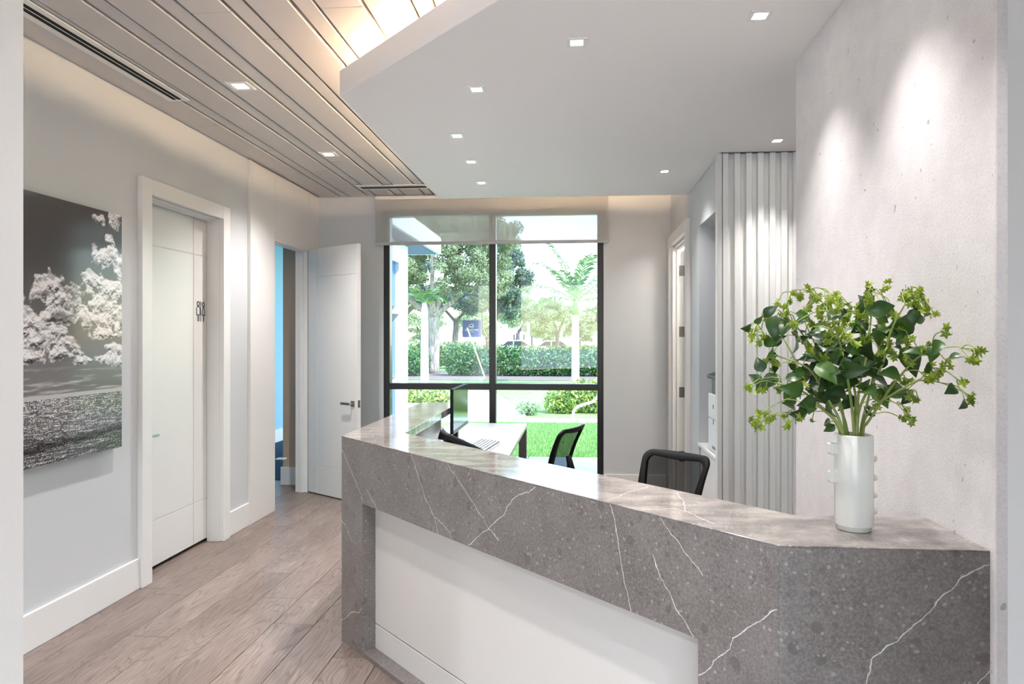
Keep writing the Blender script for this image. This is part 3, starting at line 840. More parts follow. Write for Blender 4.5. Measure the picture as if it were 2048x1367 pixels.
# ================================================================= TASK CHAIRS
def make_chair(loc, rz, label):
    c = empty('task_chair', loc, rz, label, 'chair', 'black mesh task chairs behind the counter')
    # backrest outline in the plane (u across, v up), curved and leaning to -y
    def bp(u, v):   # v: 0 bottom .. 1 top
        y = -.19 - .155 * v - .045 * (1 - (u / .24) ** 2) * .8 + .03 * math.sin(v * 3.0)
        return Vector((u, y, .40 + .455 * v))
    out, n = [], 10
    hw0, hw1, rad = .205, .234, .052
    def corner(cx, cv, a0, a1, r, rvv):
        return [(cx + r * math.cos(a), cv + rvv * math.sin(a)) for a in [a0 + (a1 - a0) * i / n for i in range(n + 1)]]
    rvv = rad / .455
    pts = corner(hw1 - rad, 1 - rvv, 0, math.pi / 2, rad, rvv) + corner(-hw1 + rad, 1 - rvv, math.pi / 2, math.pi, rad, rvv) + \
          corner(-hw0 + rad, rvv, math.pi, 1.5 * math.pi, rad, rvv) + corner(hw0 - rad, rvv, 1.5 * math.pi, 2 * math.pi, rad, rvv)
    # densify the straight runs
    full = []
    for a, b in zip(pts, pts[1:] + pts[:1]):
        m = max(1, int(math.hypot(a[0] - b[0], (a[1] - b[1]) * .455) / .03))
        for i in range(m): full.append((a[0] + (b[0] - a[0]) * i / m, a[1] + (b[1] - a[1]) * i / m))
    cu, cvv = 0, .5
    vs, fs = [], []
    N = len(full)
    for (u, v) in full:
        o = bp(u, v)
        # inner point, towards the centre
        du, dv = (cu - u), (cvv - v) * .455
        L = math.hypot(du, dv); wv = .045
        i_ = bp(u + du / L * wv, v + dv / L * wv / .455)
        for P in (o, i_):
            vs.append(P + Vector((0, .014, 0))); vs.append(P + Vector((0, -.014, 0)))
    for k in range(N):
        a = k * 4; b = ((k + 1) % N) * 4
        fs += [(a, b, b + 2, a + 2), (a + 1, a + 3, b + 3, b + 1), (a, a + 1, b + 1, b), (a + 2, b + 2, b + 3, a + 3)]
    MB().raw(vs, fs).build('back_frame', M['black_plastic'], c, bevel=.005, smooth=True)
    # mesh panel
    gu, gv = 12, 12
    vs = []
    for j in range(gv + 1):
        v = .06 + .88 * j / gv; hw = (hw0 + (hw1 - hw0) * v) - .022
        for i in range(gu + 1):
            vs.append(bp(-hw + 2 * hw * i / gu, v) + Vector((0, .002, 0)))
    fs = [(j * (gu + 1) + i, j * (gu + 1) + i + 1, (j + 1) * (gu + 1) + i + 1, (j + 1) * (gu + 1) + i) for j in range(gv) for i in range(gu)]
    MB().raw(vs, fs).build('back_mesh', M['mesh_back'], c, smooth=True)
    MB().tube([(0, -.30, .62), (0, -.325, .52), (0, -.28, .42), (0, -.10, .38)], [.022, .03, .034, .034], 10).build('back_support', M['black_plastic'], c, smooth=True)
    # seat cushion
    prof = []
    seat = [(-.20, -.22), (-.24, -.12), (-.25, .06), (-.235, .2), (-.19, .25), (.19, .25), (.235, .2), (.25, .06), (.24, -.12), (.20, -.22)]
    MB().prism(seat, .41, .47).build('seat', M['black_plastic'], c, bevel=.02, seg=3)
    MB().tube([(0, 0, .10), (0, 0, .41)], [.03, .025], 14).build('gas_lift', M['dark_steel'], c)
    MB().tube([(0, 0, .075), (0, 0, .12)], .045, 16).build('hub', M['black_plastic'], c)
    for k in range(5):
        a = 2 * math.pi * k / 5 + .3
        ca, sa = math.cos(a), math.sin(a)
        lg = MB().tube([(.03 * ca, .03 * sa, .10), (.17 * ca, .17 * sa, .09), (.29 * ca, .29 * sa, .07)], [.024, .02, .014], 8).build('base_leg', M['black_plastic'], c)
        MB().tube([(.29 * ca - .022 * sa, .29 * sa + .022 * ca, .028), (.29 * ca + .022 * sa, .29 * sa - .022 * ca, .028)], .028, 14).build('caster', M['black_plastic'], lg)
    return c
make_chair((-.325, 5.60, 0), math.radians(67), 'black mesh task chair beside the white desk, turned sideways')
make_chair((.405, 4.02, 0), math.radians(138.6), 'black mesh task chair close behind the counter, mesh back seen flat')

# ================================================================= PRINTER IN THE NICHE
sh = empty('niche_shelf', (0, 0, 0), 0, 'white cabinet with shelf top in the wall niche', 'cabinet')
MB().box(XR - .012, XR + .645, NI0 + .002, NI1 - .002, NZ0, NZ0 + .022).build('shelf_top', M['white'], sh, bevel=.002)
MB().box(XR + .012, XR + .03, NI0 + .004, NI1 - .004, .02, NZ0 - .006).build('cabinet_door', M['white'], sh, bevel=.002)
MB().box(XR + .03, XR + .64, NI0 + .002, NI1 - .002, 0, NZ0).build('carcass', M['white'], sh)
pr = empty('office_printer', (XR + .01, 4.93, NZ0 + .022), 0, 'white and black office printer standing in the wall niche', 'printer')
PY0, PY1 = -.16, .21
MB().box(.0, .42, PY0, PY1, .008, .235).build('lower_body', M['printer_white'], pr, bevel=.004)
MB().box(.0, .42, PY0, PY1, .240, .415).build('upper_body', M['printer_white'], pr, bevel=.004)
MB().box(.02, .41, PY0 + .01, PY1 - .02, .415, .53).build('output_bay', M['printer_dark'], pr, bevel=.004)
MB().raw([(-.01, PY0 + .01, .525), (.40, PY0 + .01, .525), (.40, PY1 - .015, .525), (-.01, PY1 - .015, .525), (-.015, PY0 + .01, .55), (.38, PY0 + .01, .69), (.38, PY1 - .015, .69), (-.015, PY1 - .015, .55)],
         [(0, 3, 2, 1), (4, 5, 6, 7), (0, 1, 5, 4), (1, 2, 6, 5), (2, 3, 7, 6), (3, 0, 4, 7)]).build('scanner_lid', M['printer_dark'], pr, bevel=.004)
MB().tube([(-.002, .03, .33), (.003, .03, .33)], .016, 16).build('round_badge', M['dark_steel'], pr)
MB().box(-.002, .004, .02, .032, .205, .236).build('latch', M['printer_dark'], pr)
MB().box(-.002, .004, -.05, .06, .03, .05).build('tray_grip', M['laminate'], pr)

# ================================================================= SEA PICTURE
def fbm(x, y, oct=5, seed=0):
    tot = np.zeros_like(x); amp = .5; f = 1.0
    for o in range(oct):
        g = np.random.default_rng(seed * 31 + o).random((64, 64))
        xi, yi = x * f, y * f
        x0 = np.floor(xi).astype(int); y0 = np.floor(yi).astype(int)
        fx, fy = xi - x0, yi - y0
        fx = fx * fx * (3 - 2 * fx); fy = fy * fy * (3 - 2 * fy)
        a = g[x0 % 64, y0 % 64]; b = g[(x0 + 1) % 64, y0 % 64]; c = g[x0 % 64, (y0 + 1) % 64]; d = g[(x0 + 1) % 64, (y0 + 1) % 64]
        tot += amp * ((a * (1 - fx) + b * fx) * (1 - fy) + (c * (1 - fx) + d * fx) * fy)
        amp *= .5; f *= 2.03
    return tot
def make_picture():
    e = empty('sea_picture', (XW + .045, 2.83, .92), 0, 'black-and-white photograph of clouds over the sea, hung frameless', 'picture')
    Wd, Ht = 1.0, 1.364
    nu, nv = 330, 450
    u, v = np.meshgrid(np.linspace(0, 1, nu), np.linspace(0, 1, nv))
    blobs = [(.45, .672, .085, .045), (.56, .632, .10, .05), (.38, .63, .06, .04), (.88, .787, .12, .045), (.76, .70, .13, .035), (.90, .675, .12, .04), (.97, .76, .06, .07),
             (.80, .61, .10, .045), (.88, .545, .13, .045), (.72, .55, .10, .04), (.52, .545, .14, .032), (.48, .49, .07, .02), (.30, .51, .12, .05),
             (.36, .455, .12, .04), (.59, .445, .08, .025), (.82, .49, .13, .03), (.98, .52, .08, .05), (.50, .40, .12, .028), (.34, .40, .13, .035), (.68, .375, .10, .02),
             (.92, .37, .11, .022), (.62, .41, .06, .018), (.96, .42, .08, .02), (.78, .953, .055, .02), (.96, .965, .05, .035), (.88, .871, .045, .022), (.08, .55, .14, .06), (.1, .42, .2, .05), (.2, .62, .08, .03)]
    wu = u + (fbm(u * 9, v * 12, 3, 61) - .5) * .05; wv = v + (fbm(u * 9 + 9, v * 12, 3, 62) - .5) * .035
    low_n = fbm(wu * 11, wv * 15, 3, 3) - .5; hi_n = fbm(wu * 30 + 3, wv * 40, 5, 8) - .5
    dens = np.full_like(u, -3.0)
    for (a, b, ru, rv_) in blobs:
        q = 1.2 - np.sqrt(((wu - a) / ru) ** 2 + ((wv - b) / (rv_ * np.where(wv < b, .75, 1.15))) ** 2)
        dens = np.maximum(dens, q) + .12 * np.exp(-np.abs(q)) * (q > -.4)
    dd = dens + low_n * 2.2 + hi_n * 1.1
    cov = np.clip(dd / .28 + .1, 0, 1); cov = cov * cov * (3 - 2 * cov)
    gv = np.gradient(dens + low_n * 2.6 + hi_n * .5, axis=0) * nv / 40; gu = np.gradient(dens + low_n * 2.0, axis=1) * nu / 40
    bump_ = np.gradient(hi_n, axis=0) * nv / 9
    shade = .56 - .30 * np.clip(gv, -1, 1) + .10 * np.clip(gu, -1, 1) - .22 * np.clip(bump_, -1, 1)
    core = np.clip((fbm(u * 8 + 31, v * 11 + 3, 3, 12) - .53) * 8, 0, 1) * np.clip(dens * 1.2 - .1, 0, 1)
    shade = shade * (1 - .72 * core)
    sky = .075 + .10 * np.clip((.75 - v) / .45, 0, 1)
    img = sky * (1 - cov) + np.clip(shade, .04, .82) * cov
    # thin streaks near the horizon
    st = fbm(u * 7, v * 90, 5, 20)
    low = np.clip((.38 - v) / .09, 0, 1)
    img = img * (1 - low * .8) + low * .8 * (.2 + .5 * np.clip((st - .5) * 3, 0, 1))
    # sea
    hz = .258
    pers = np.clip((hz - v) / hz, 1e-3, 1)
    su = (u - .45) / (pers + .12); sv = np.log(pers + .03) * 6
    w1 = fbm(su * 14 + 50, sv * 16 + 50, 5, 31); w2 = rng.random(u.shape)
    path = 1 - np.clip(np.abs(u - .45) * 1.1, 0, .8)
    glit = np.clip((w1 * .8 + w2 * .5 - .80 + .14 * path - .10 * pers) * 6, 0, 1)
    sea = .05 + .06 * (1 - pers) + .10 * w2 * w1 + glit * .7
    band = np.exp(-((v - .07 - .03 * (u - .5)) / .018) ** 2)
    sea = sea * (1 - .75 * band)
    sea = np.where(pers < .06, .5, sea)
    img = np.where(v < hz, sea, img)
    V = np.zeros((nu * nv, 3)); V[:, 0] = .0062; V[:, 1] = (u * Wd).ravel(); V[:, 2] = (v * Ht).ravel()
    idx = np.arange(nu * nv).reshape(nv, nu)
    Fc = np.stack([idx[:-1, :-1], idx[:-1, 1:], idx[1:, 1:], idx[1:, :-1]], -1).reshape(-1, 4)
    m, t, b = newmat('sea_print')
    at = t.add('ShaderNodeVertexColor', layer_name='print')
    t.put(b, 'Base Color', at.outputs[0]); b.inputs['Roughness'].default_value = .1; b.inputs['Specular IOR Level'].default_value = .3
    o = npmesh('print', V, Fc, m, e)
    ca = o.data.color_attributes.new('print', 'FLOAT_COLOR', 'POINT')
    g = img.ravel(); rgba = np.stack([g * 1.03, g * .985, g * .995, np.ones_like(g)], -1).astype(np.float32)
    ca.data.foreach_set('color', rgba.ravel())
    MB().box(0, .006, 0, Wd, 0, Ht).build('board', M['black_plastic'], e)
    MB().box(-.043, 0, .12, Wd - .05, .12, Ht - .12).build('hanger', M['void'], e)
make_picture()

# ================================================================= VASE AND FLOWERS
VX, VY, VZ = .736, 1.872, TOPZ
va = empty('vase', (VX, VY, VZ), 0, 'white ceramic cylinder vase with square and round knobs on the counter', 'vase')
R = .0475
prof = [(0, .0005), (.041, .0005), (.043, .003), (.043, .011), (R - .001, .013), (R, .016), (R, .247), (R - .001, .2505), (R - .004, .2515), (R - .0065, .249), (R - .007, .03), (0, .028)]
MB().lathe(prof, n=48).build('body', M['ceramic'], va, smooth=True)
for z in (.213, .139):
    MB().box(-R - .017, -R + .006, -.015, .015, z - .0165, z + .0165).build('square_knob', M['ceramic'], va, bevel=.005, seg=3)
for z in (.187, .137, .091, .048):
    pts = [(R - .005, 0, z)] + [(R + .004 + .009 * math.sin(a), 0, z) for a in [i * math.pi / 12 for i in range(7)]]
    rr = [.0088] + [max(.0006, .0088 * math.cos(a)) for a in [i * math.pi / 12 for i in range(7)]]
    MB().tube(pts, rr, 14).build('round_knob', M['ceramic'], va, smooth=True)

def plantmat(name, c1, c2, rough=.38, trans=.15):
    m, t, b = newmat(name)
    oi = t.add('ShaderNodeObjectInfo'); tc = t.add('ShaderNodeTexCoord')
    nz = t.add('ShaderNodeTexNoise', {'Vector': tc.outputs['Object'], 'Scale': 2.5, 'Detail': 2.0})
    c = t.mix(t.math('ADD', t.math('MULTIPLY', oi.outputs['Random'], .75), t.math('MULTIPLY', t.math('SUBTRACT', nz.outputs[0], .4), .5), True), lin(*c1), lin(*c2))
    t.put(b, 'Base Color', c); b.inputs['Roughness'].default_value = rough
    tl = t.add('ShaderNodeBsdfTranslucent', {0: c})
    mx = t.add('ShaderNodeMixShader', {0: trans, 1: b.outputs[0], 2: tl.outputs[0]})
    t.l.new(mx.outputs[0], t.n['Material Output'].inputs[0])
    return m
M['leaf'] = plantmat('dark_leaf', (22, 48, 18), (70, 106, 34), .36, .10)
M['floret'] = plantmat('lime_bract', (100, 128, 26), (156, 174, 52), .5, .18)
M['stem'] = plantmat('stem_green', (130, 146, 70), (168, 180, 104), .5, .05)

bq = empty('flower_bouquet', (VX, VY, VZ + .25), 0, 'bushy bunch of green leafy stems with lime star bracts in the vase', 'bouquet')
SCL = 1 / 3.606 / 719.0     # metres per unit of the sketch below
def sk(x, y, dy=0.0): return Vector(((x - 827) * SCL + .5 * min(dy, 0), dy, (1172 - y) * SCL))
# unit leaf: length 1 along +y, cupped
def leaf_mesh():
    vs, fs = [], []
    rows = 6
    for i in range(rows + 1):
        tt = i / rows
        w = .36 * math.sin(math.pi * min(1, tt ** .75)) * (1 - .25 * tt) + .012
        zc = -.22 * tt * tt + .06 * math.sin(math.pi * tt)
        for k, s in enumerate((-1, -.5, 0, .5, 1)):
            vs.append((s * w, tt, zc + .14 * w * abs(s) * 2))
    for i in range(rows):
        for k in range(4): fs.append((i * 5 + k, i * 5 + k + 1, (i + 1) * 5 + k + 1, (i + 1) * 5 + k))
    return MB().raw(vs, fs)
lf0 = leaf_mesh().build('leaf', M['leaf'], bq, smooth=True)
# floret: five pointed bracts and small buds
def floret_mesh(seed):
    r = random.Random(seed); mb = MB()
    for g_ in range(4):
        c = Vector((r.uniform(-.55, .55), r.uniform(-.55, .55), r.uniform(-.2, .5))) if g_ else Vector((0, 0, 0))
        sc = r.uniform(.6, .85); a0 = r.uniform(0, 6)
        tilt = Matrix.Rotation(r.uniform(-1.0, 1.0), 3, 'X') @ Matrix.Rotation(r.uniform(-1.0, 1.0), 3, 'Y')
        for k in range(5):
            a = a0 + k * 2 * math.pi / 5
            d = Vector((math.cos(a), math.sin(a), 0)); p = Vector((-d.y, d.x, 0)); u = Vector((0, 0, 1))
            q = [d * .05 - p * .1, d * .45 - p * .26 + u * .10, d * .95 + u * .16, d * .45 + p * .26 + u * .10, d * .05 + p * .1, d * .4 + u * .03]
            q = [c + tilt @ (x * sc) for x in q]
            mb.raw(q, [(0, 1, 5), (1, 2, 5), (2, 3, 5), (3, 4, 5), (4, 0, 5)])
    return mb
fl0 = [floret_mesh(k).build('floret', M['floret'], bq) for k in range(4)]
leaves = [(505, 370, 55), (130, 440, 38), (300, 330, 48), (210, 390, 30), (310, 440, 72), (390, 440, 60), (460, 540, 80), (530, 450, 60), (605, 445, 42), (640, 520, 60), (285, 540, 45), (540, 520, 45),
          (590, 570, 60), (340, 530, 50), (280, 640, 40), (320, 630, 60), (230, 690, 45), (330, 710, 45), (180, 790, 40), (300, 820, 60), (250, 860, 50), (450, 850, 70), (440, 935, 60), (470, 1030, 45),
          (570, 970, 60), (620, 850, 80), (580, 900, 70), (650, 830, 80), (720, 790, 80), (740, 880, 70), (700, 1000, 70), (800, 1000, 80), (730, 1120, 55), (770, 650, 90), (690, 590, 70), (740, 600, 60),
          (830, 620, 80), (740, 360, 50), (700, 290, 50), (900, 330, 50), (900, 265, 45), (980, 350, 60), (990, 260, 60), (1040, 320, 60), (1000, 370, 50), (930, 440, 60), (860, 460, 50), (1180, 420, 70),
          (1230, 380, 50), (1140, 510, 55), (1130, 330, 40), (1305, 370, 35), (1370, 565, 48), (1340, 610, 50), (1250, 600, 60), (1210, 660, 85), (1320, 690, 40), (1475, 620, 35), (1450, 820, 40),
          (1515, 895, 38), (1090, 740, 65), (1010, 800, 75), (1020, 690, 65), (950, 850, 75), (1100, 850, 70), (1010, 920, 62), (1130, 890, 50), (900, 760, 80), (920, 820, 60), (820, 760, 75),
          (930, 1000, 55), (900, 700, 75), (860, 700, 75), (690, 470, 40), (1020, 640, 55), (780, 540, 65), (990, 540, 65), (1050, 520, 60), (520, 700, 55), (560, 640, 60), (600, 760, 65), (500, 760, 60),
          (690, 700, 80), (760, 720, 80), (780, 820, 75), (850, 840, 70), (680, 900, 70), (640, 700, 60), (860, 560, 70), (930, 600, 70), (1080, 600, 60), (1010, 460, 60), (1100, 440, 55), (620, 620, 55), (960, 720, 70)]
florets = [(1050, 130), (1045, 175), (965, 205), (555, 185), (440, 215), (480, 225), (415, 260), (590, 225), (620, 215), (640, 240), (710, 230), (770, 260), (700, 260), (800, 280), (330, 270), (255, 370), (380, 310),
           (390, 350), (430, 340), (640, 340), (620, 370), (650, 400), (560, 300), (180, 460), (200, 490), (160, 510), (205, 550), (240, 700), (300, 690), (340, 740), (165, 850), (190, 880), (240, 870), (220, 1020),
           (185, 1105), (215, 1110), (270, 1085), (360, 875), (410, 1105), (550, 1085), (500, 1050), (600, 530), (690, 490), (770, 480), (790, 440), (780, 500), (850, 400), (880, 350), (900, 440), (920, 380),
           (970, 640), (1060, 590), (1040, 610), (1090, 600), (1020, 570), (1160, 610), (1200, 520), (1150, 640), (1180, 250), (1210, 220), (1200, 270), (1250, 240), (1270, 235), (1150, 300), (1120, 340), (1230, 310),
           (1260, 320), (1290, 340), (1330, 330), (1360, 370), (1100, 380), (1420, 465), (1330, 560), (1590, 600), (1570, 650), (1440, 670), (1330, 690), (1310, 780), (1340, 750), (1380, 730), (1150, 810), (1170, 790),
           (1510, 775), (1570, 860), (1560, 890), (1220, 890), (1240, 920), (1200, 880), (1150, 955), (1200, 1020), (1160, 1045), (660, 720), (640, 770), (470, 800), (690, 660), (1000, 915), (850, 530), (1080, 470),
           (1060, 500), (660, 680), (540, 600), (720, 400), (760, 330), (830, 340), (940, 300), (1010, 420), (870, 300), (600, 430), (680, 540), (740, 420), (1150, 450), (1010, 500), (930, 520), (820, 500), (480, 420), (350, 400)]
rl = random.Random(11)
leaves += [(x + rl.uniform(-55, 55), y + rl.uniform(-50, 50), z_ * rl.uniform(.6, .95)) for x, y, z_ in leaves if 330 < x < 1250 and rl.random() < .9]
florets += [(x + rl.uniform(-40, 40), y + rl.uniform(-35, 35)) for x, y in florets if rl.random() < .75]
# main stems as polylines of sketch points
mains = [[(830, 1165), (805, 820), (765, 560), (720, 380)], [(868, 1165), (885, 1000), (842, 740), (850, 450)], [(880, 1165), (890, 950), (1030, 690), (1090, 470), (1180, 300)], [(900, 1165), (940, 1060), (1110, 800), (1250, 640), (1340, 590)],
         [(700, 1150), (600, 950), (480, 640), (400, 460)], [(720, 1150), (640, 900), (530, 720), (340, 640)], [(710, 1160), (560, 940), (450, 860), (300, 820)], [(800, 1165), (740, 900), (690, 670), (600, 400)],
         [(850, 1165), (870, 850), (920, 640), (960, 330)], [(890, 1165), (960, 980), (1100, 870), (1280, 760)], [(780, 1165), (760, 900), (640, 620), (500, 380)], [(840, 1165), (860, 900), (800, 640), (780, 420)], [(885, 1160), (930, 900), (990, 600), (1040, 300)]]
stem_pts = []
def smooth_line(P, n=5):
    out = []
    for i in range(len(P) - 1):
        p0 = P[max(i - 1, 0)]; p1 = P[i]; p2 = P[i + 1]; p3 = P[min(i + 2, len(P) - 1)]
        for k in range(n):
            t = k / n
            out.append(.5 * ((2 * p1) + (p2 - p0) * t + (2 * p0 - 5 * p1 + 4 * p2 - p3) * t * t + (3 * p1 - p0 - 3 * p2 + p3) * t ** 3))
    return out + [P[-1]]
for i, ml in enumerate(mains):
    a = rl.uniform(-1, 1)
    P = []
    for j, (x, y) in enumerate(ml):
        v = sk(x, y, (0.022 * a if j == 0 else (min(.12 * a, -.16) if ml[-1][0] > 1150 else .12 * a) * (j / (len(ml) - 1)) ** .8))
        if j == 0:
            v.x = max(-.03, min(.03, v.x * .8))
        P.append(v)
    P = [Vector((P[0].x * .7, P[0].y * .5, -.18))] + P
    L = smooth_line(P)
    MB().tube(L, [.0046 - .0028 * k / len(L) for k in range(len(L))], 7).build('stem', M['stem'], bq, smooth=True)
    stem_pts += L[6:]
def nearest(p, below=True):
    best, bd = None, 1e9
    for q in stem_pts:
        d = (q - p).length + (.15 if q.z > p.z + .05 else 0) + .02 * rl.random()
        if d < bd: best, bd = q, d
    return best
def side_depth(x, a):
    # sprigs on the right arch forward, clear of the wall
    if x > 1150: return -.07 - .17 * min(1, (x - 1150) / 350) + rl.uniform(-.04, .04)
    if x < 480: return rl.uniform(-.07, .07)
    return rl.uniform(-a, a)
count = 0
for (x, y) in florets:
    depth = side_depth(x, .13)
    p = sk(x, y, depth); q = nearest(p)
    if (p - q).length > .012:
        mid = (p + q) / 2 + Vector((rl.uniform(-.01, .01), rl.uniform(-.01, .01), .012 if p.z > q.z - .06 else .03))
        mb = MB().tube(smooth_line([q, mid, p], 4), [.0014] * 8 + [.0009], 5)
        mb.build('stalk', M['stem'], bq, smooth=True)
        stem_pts.append(mid)
    f = fl0[count % 4]
    s = rl.uniform(.013, .0185)
    if count < 4: f.parent = bq; f.location = p; f.scale = (s, s, s); f.rotation_euler = (rl.uniform(0, 1.2), rl.uniform(-.8, .8), rl.uniform(0, 6))
    else: share(f, 'floret', bq, p, (rl.uniform(.2, 1.6), rl.uniform(-.8, .8), rl.uniform(0, 6)), (s, s, s))
    count += 1
for k, (x, y, sz) in enumerate(leaves):
    depth = side_depth(x, .12)
    p = sk(x, y, depth); q = nearest(p)
    d = (p - q)
    if d.length < 1e-4: d = Vector((rl.uniform(-1, 1), rl.uniform(-1, 1), rl.uniform(-.3, 1)))
    d = d.normalized() * .8 + Vector((rl.uniform(-.6, .6), rl.uniform(-.6, .6), rl.uniform(-.6, .5))); d.normalize()
    Ln = sz * SCL * 2.5
    base = p - d * Ln * .5
    zax = Vector((rl.uniform(-.5, .5), -1 + rl.uniform(-.3, .8), rl.uniform(-.2, 1.0)))
    xax = d.cross(zax).normalized(); zax = xax.cross(d).normalized()
    Mx = Matrix((xax, d, zax)).transposed().to_euler()
    wsc = Ln * rl.uniform(.85, 1.15)
    if k == 0: lf0.location = base; lf0.rotation_euler = Mx; lf0.scale = (wsc, Ln, Ln)
    else: share(lf0, 'leaf', bq, base, Mx, (wsc, Ln, Ln))
    if (base - q).length > .02:
        MB().tube([q, (q + base) / 2 + Vector((0, 0, .006)), base], [.0016, .0012, .001], 5).build('stalk', M['stem'], bq, smooth=True)

# ================================================================= OUTDOORS
GZ = -.03
gd = MB().box(-80, 80, 7.25, 160, -.3, GZ).build('ground', M['lawn'])
struct(gd, 'lawn ground outside the window', 'ground')
gd2 = MB().box(-80, 80, -80, -5.01, -.3, GZ).build('ground_front', M['paving'])
struct(gd2, 'pale forecourt behind the viewpoint', 'ground')
for k, (x0, x1) in enumerate(((-2.3, -.62), (-.6, .86), (.88, 3.0))):
    pv = MB().box(x0, x1, 7.26, 9.05, GZ, -.012).build('paving_slab', M['paving'], bevel=.006)
    tag(pv, ('pale concrete slab outside the window, left one', 'pale concrete slab outside the window, middle one', 'pale concrete slab outside the window, right one')[k], 'paving', 'paving slabs outside the window', 'structure')
struct(MB().box(-9, 9, 12.75, 13.4, GZ, -.015).build('garden_path', M['paving'], bevel=.004), 'white footpath across the lawn', 'path')
struct(MB().prism([(-9, 14.0), (-1.0, 14.0), (-2.3, 19.8), (-9, 19.8)], GZ, -.01).build('driveway', M['paving']), 'bright driveway beyond the lawn', 'driveway')
struct(MB().prism([(-1.1, 13.4), (-2.2, 13.4), (-3.0, 14.0), (-1.0, 14.0)], GZ, -.011).build('path_link', M['paving']), 'short pale walk joining path and driveway', 'path')
struct(MB().box(-14, 9, 25.4, 31, GZ, .0).build('mulch_bed', M['mulch']), 'brown mulch bed under the hedge', 'planting bed')
struct(MB().box(-60, 60, 48, 110, GZ, -.01).build('far_street', M['paving']), 'bright car park far behind the hedge', 'street')

# grass blades of the near lawn
def blades(x0, x1, y0, y1, n, h):
    b = np.stack([rng.uniform(x0, x1, n), rng.uniform(y0, y1, n), np.full(n, GZ)], -1)
    a = rng.uniform(0, 2 * np.pi, n); w = .006
    dx = np.stack([np.cos(a) * w, np.sin(a) * w, np.zeros(n)], -1)
    lean = np.stack([rng.normal(0, .012, n), rng.normal(0, .012, n), h * rng.uniform(.6, 1.2, n)], -1)
    V = np.stack([b - dx, b + dx, b + lean], 1).reshape(-1, 3)
    return V, np.arange(3 * n).reshape(-1, 3)
V, Fc = blades(-2.2, 1.6, 9.06, 12.74, 60000, .05)
tag(npmesh('lawn_grass', V, Fc, M['grass_blade']), 'bright green mown grass in front of the window', 'grass', None, 'stuff')

def leaf_cloud(ells, n, size, flat=.5):
    """n leaf quads scattered through ellipsoids [(cx,cy,cz,rx,ry,rz)], denser towards the skin"""
    vol = np.array([e[3] * e[4] * e[5] for e in ells]) ** .67
    pick = rng.choice(len(ells), n, p=vol / vol.sum())
    E = np.array(ells)[pick]
    d = rng.normal(size=(n, 3)); d /= np.linalg.norm(d, axis=1)[:, None]
    r = rng.uniform(0, 1, n) ** .38
    c = E[:, :3] + d * r[:, None] * E[:, 3:]
    nrm = d + rng.normal(0, .8, (n, 3)); nrm /= np.linalg.norm(nrm, axis=1)[:, None]
    t = np.cross(nrm, rng.normal(size=(n, 3))); t /= np.linalg.norm(t, axis=1)[:, None]
    bt = np.cross(nrm, t)
    s = size * rng.uniform(.6, 1.35, n)[:, None]
    V = np.stack([c - t * s, c - bt * s * flat, c + t * s, c + bt * s * flat], 1).reshape(-1, 3)
    return V, np.arange(4 * n).reshape(-1, 4)

def hedge(name, ells, n, size, mat, label, cat='hedge', stems=None, group=None):
    e = empty(name, (ells[0][0], ells[0][1], GZ), 0, label, cat, group)
    V, Fc = leaf_cloud(ells, n, size)
    V = V - np.array([ells[0][0], ells[0][1], GZ]); V[:, 2] = np.maximum(V[:, 2], .02)
    npmesh('foliage', V, Fc, mat, e)
    mb = MB()
    for k in range(stems or 5):
        q = ells[k % len(ells)]
        bx, by = q[0] - ells[0][0] + rl.uniform(-.4, .4) * q[3], q[1] - ells[0][1]
        mb.tube([(bx, by, 0), (bx + rl.uniform(-.1, .1), by, q[2] - GZ)], [.03, .012], 5)
    mb.build('stems', M['bark_dark'], e)
    return e
hedge('clipped_hedge', [(x + rl.uniform(-.1, .1), 28.4, .58 + rl.uniform(-.03, .05), .62, .75, .72) for x in np.arange(-4.9, 4.0, .55)], 40000, .06, M['hedge_leaf'], 'long dense green hedge right of the ringed palm trunk')
hedge('clipped_hedge', [(x, 28.0, .56, .55, .7, .72) for x in np.arange(-10.5, -6.2, .5)], 18000, .06, M['hedge_leaf'], 'green hedge left of the pale palm trunk')
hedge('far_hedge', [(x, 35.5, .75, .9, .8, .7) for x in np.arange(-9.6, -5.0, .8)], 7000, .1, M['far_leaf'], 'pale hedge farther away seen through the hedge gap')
hedge('garden_shrub', [(.35, 14.8, .25, .75, .5, .45), (-.25, 14.6, .2, .42, .4, .36), (.9, 14.9, .3, .6, .5, .48)], 5200, .045, M['bush_leaf'], 'yellow-green shrub behind the white curved rail', 'shrub')
hedge('garden_shrub', [(-4.2, 16.6, .1, .6, .5, .32), (-3.4, 16.6, .08, .55, .5, .28), (-5.0, 16.7, .12, .6, .5, .34)], 4200, .045, M['bush_leaf'], 'low yellow-green shrub by the white building corner', 'shrub')
hedge('small_plant', [(-.95, 14.1, .1, .28, .2, .16)], 500, .03, M['far_leaf'], 'sparse low plant at the lawn edge left of the shrub', 'plant', 4)

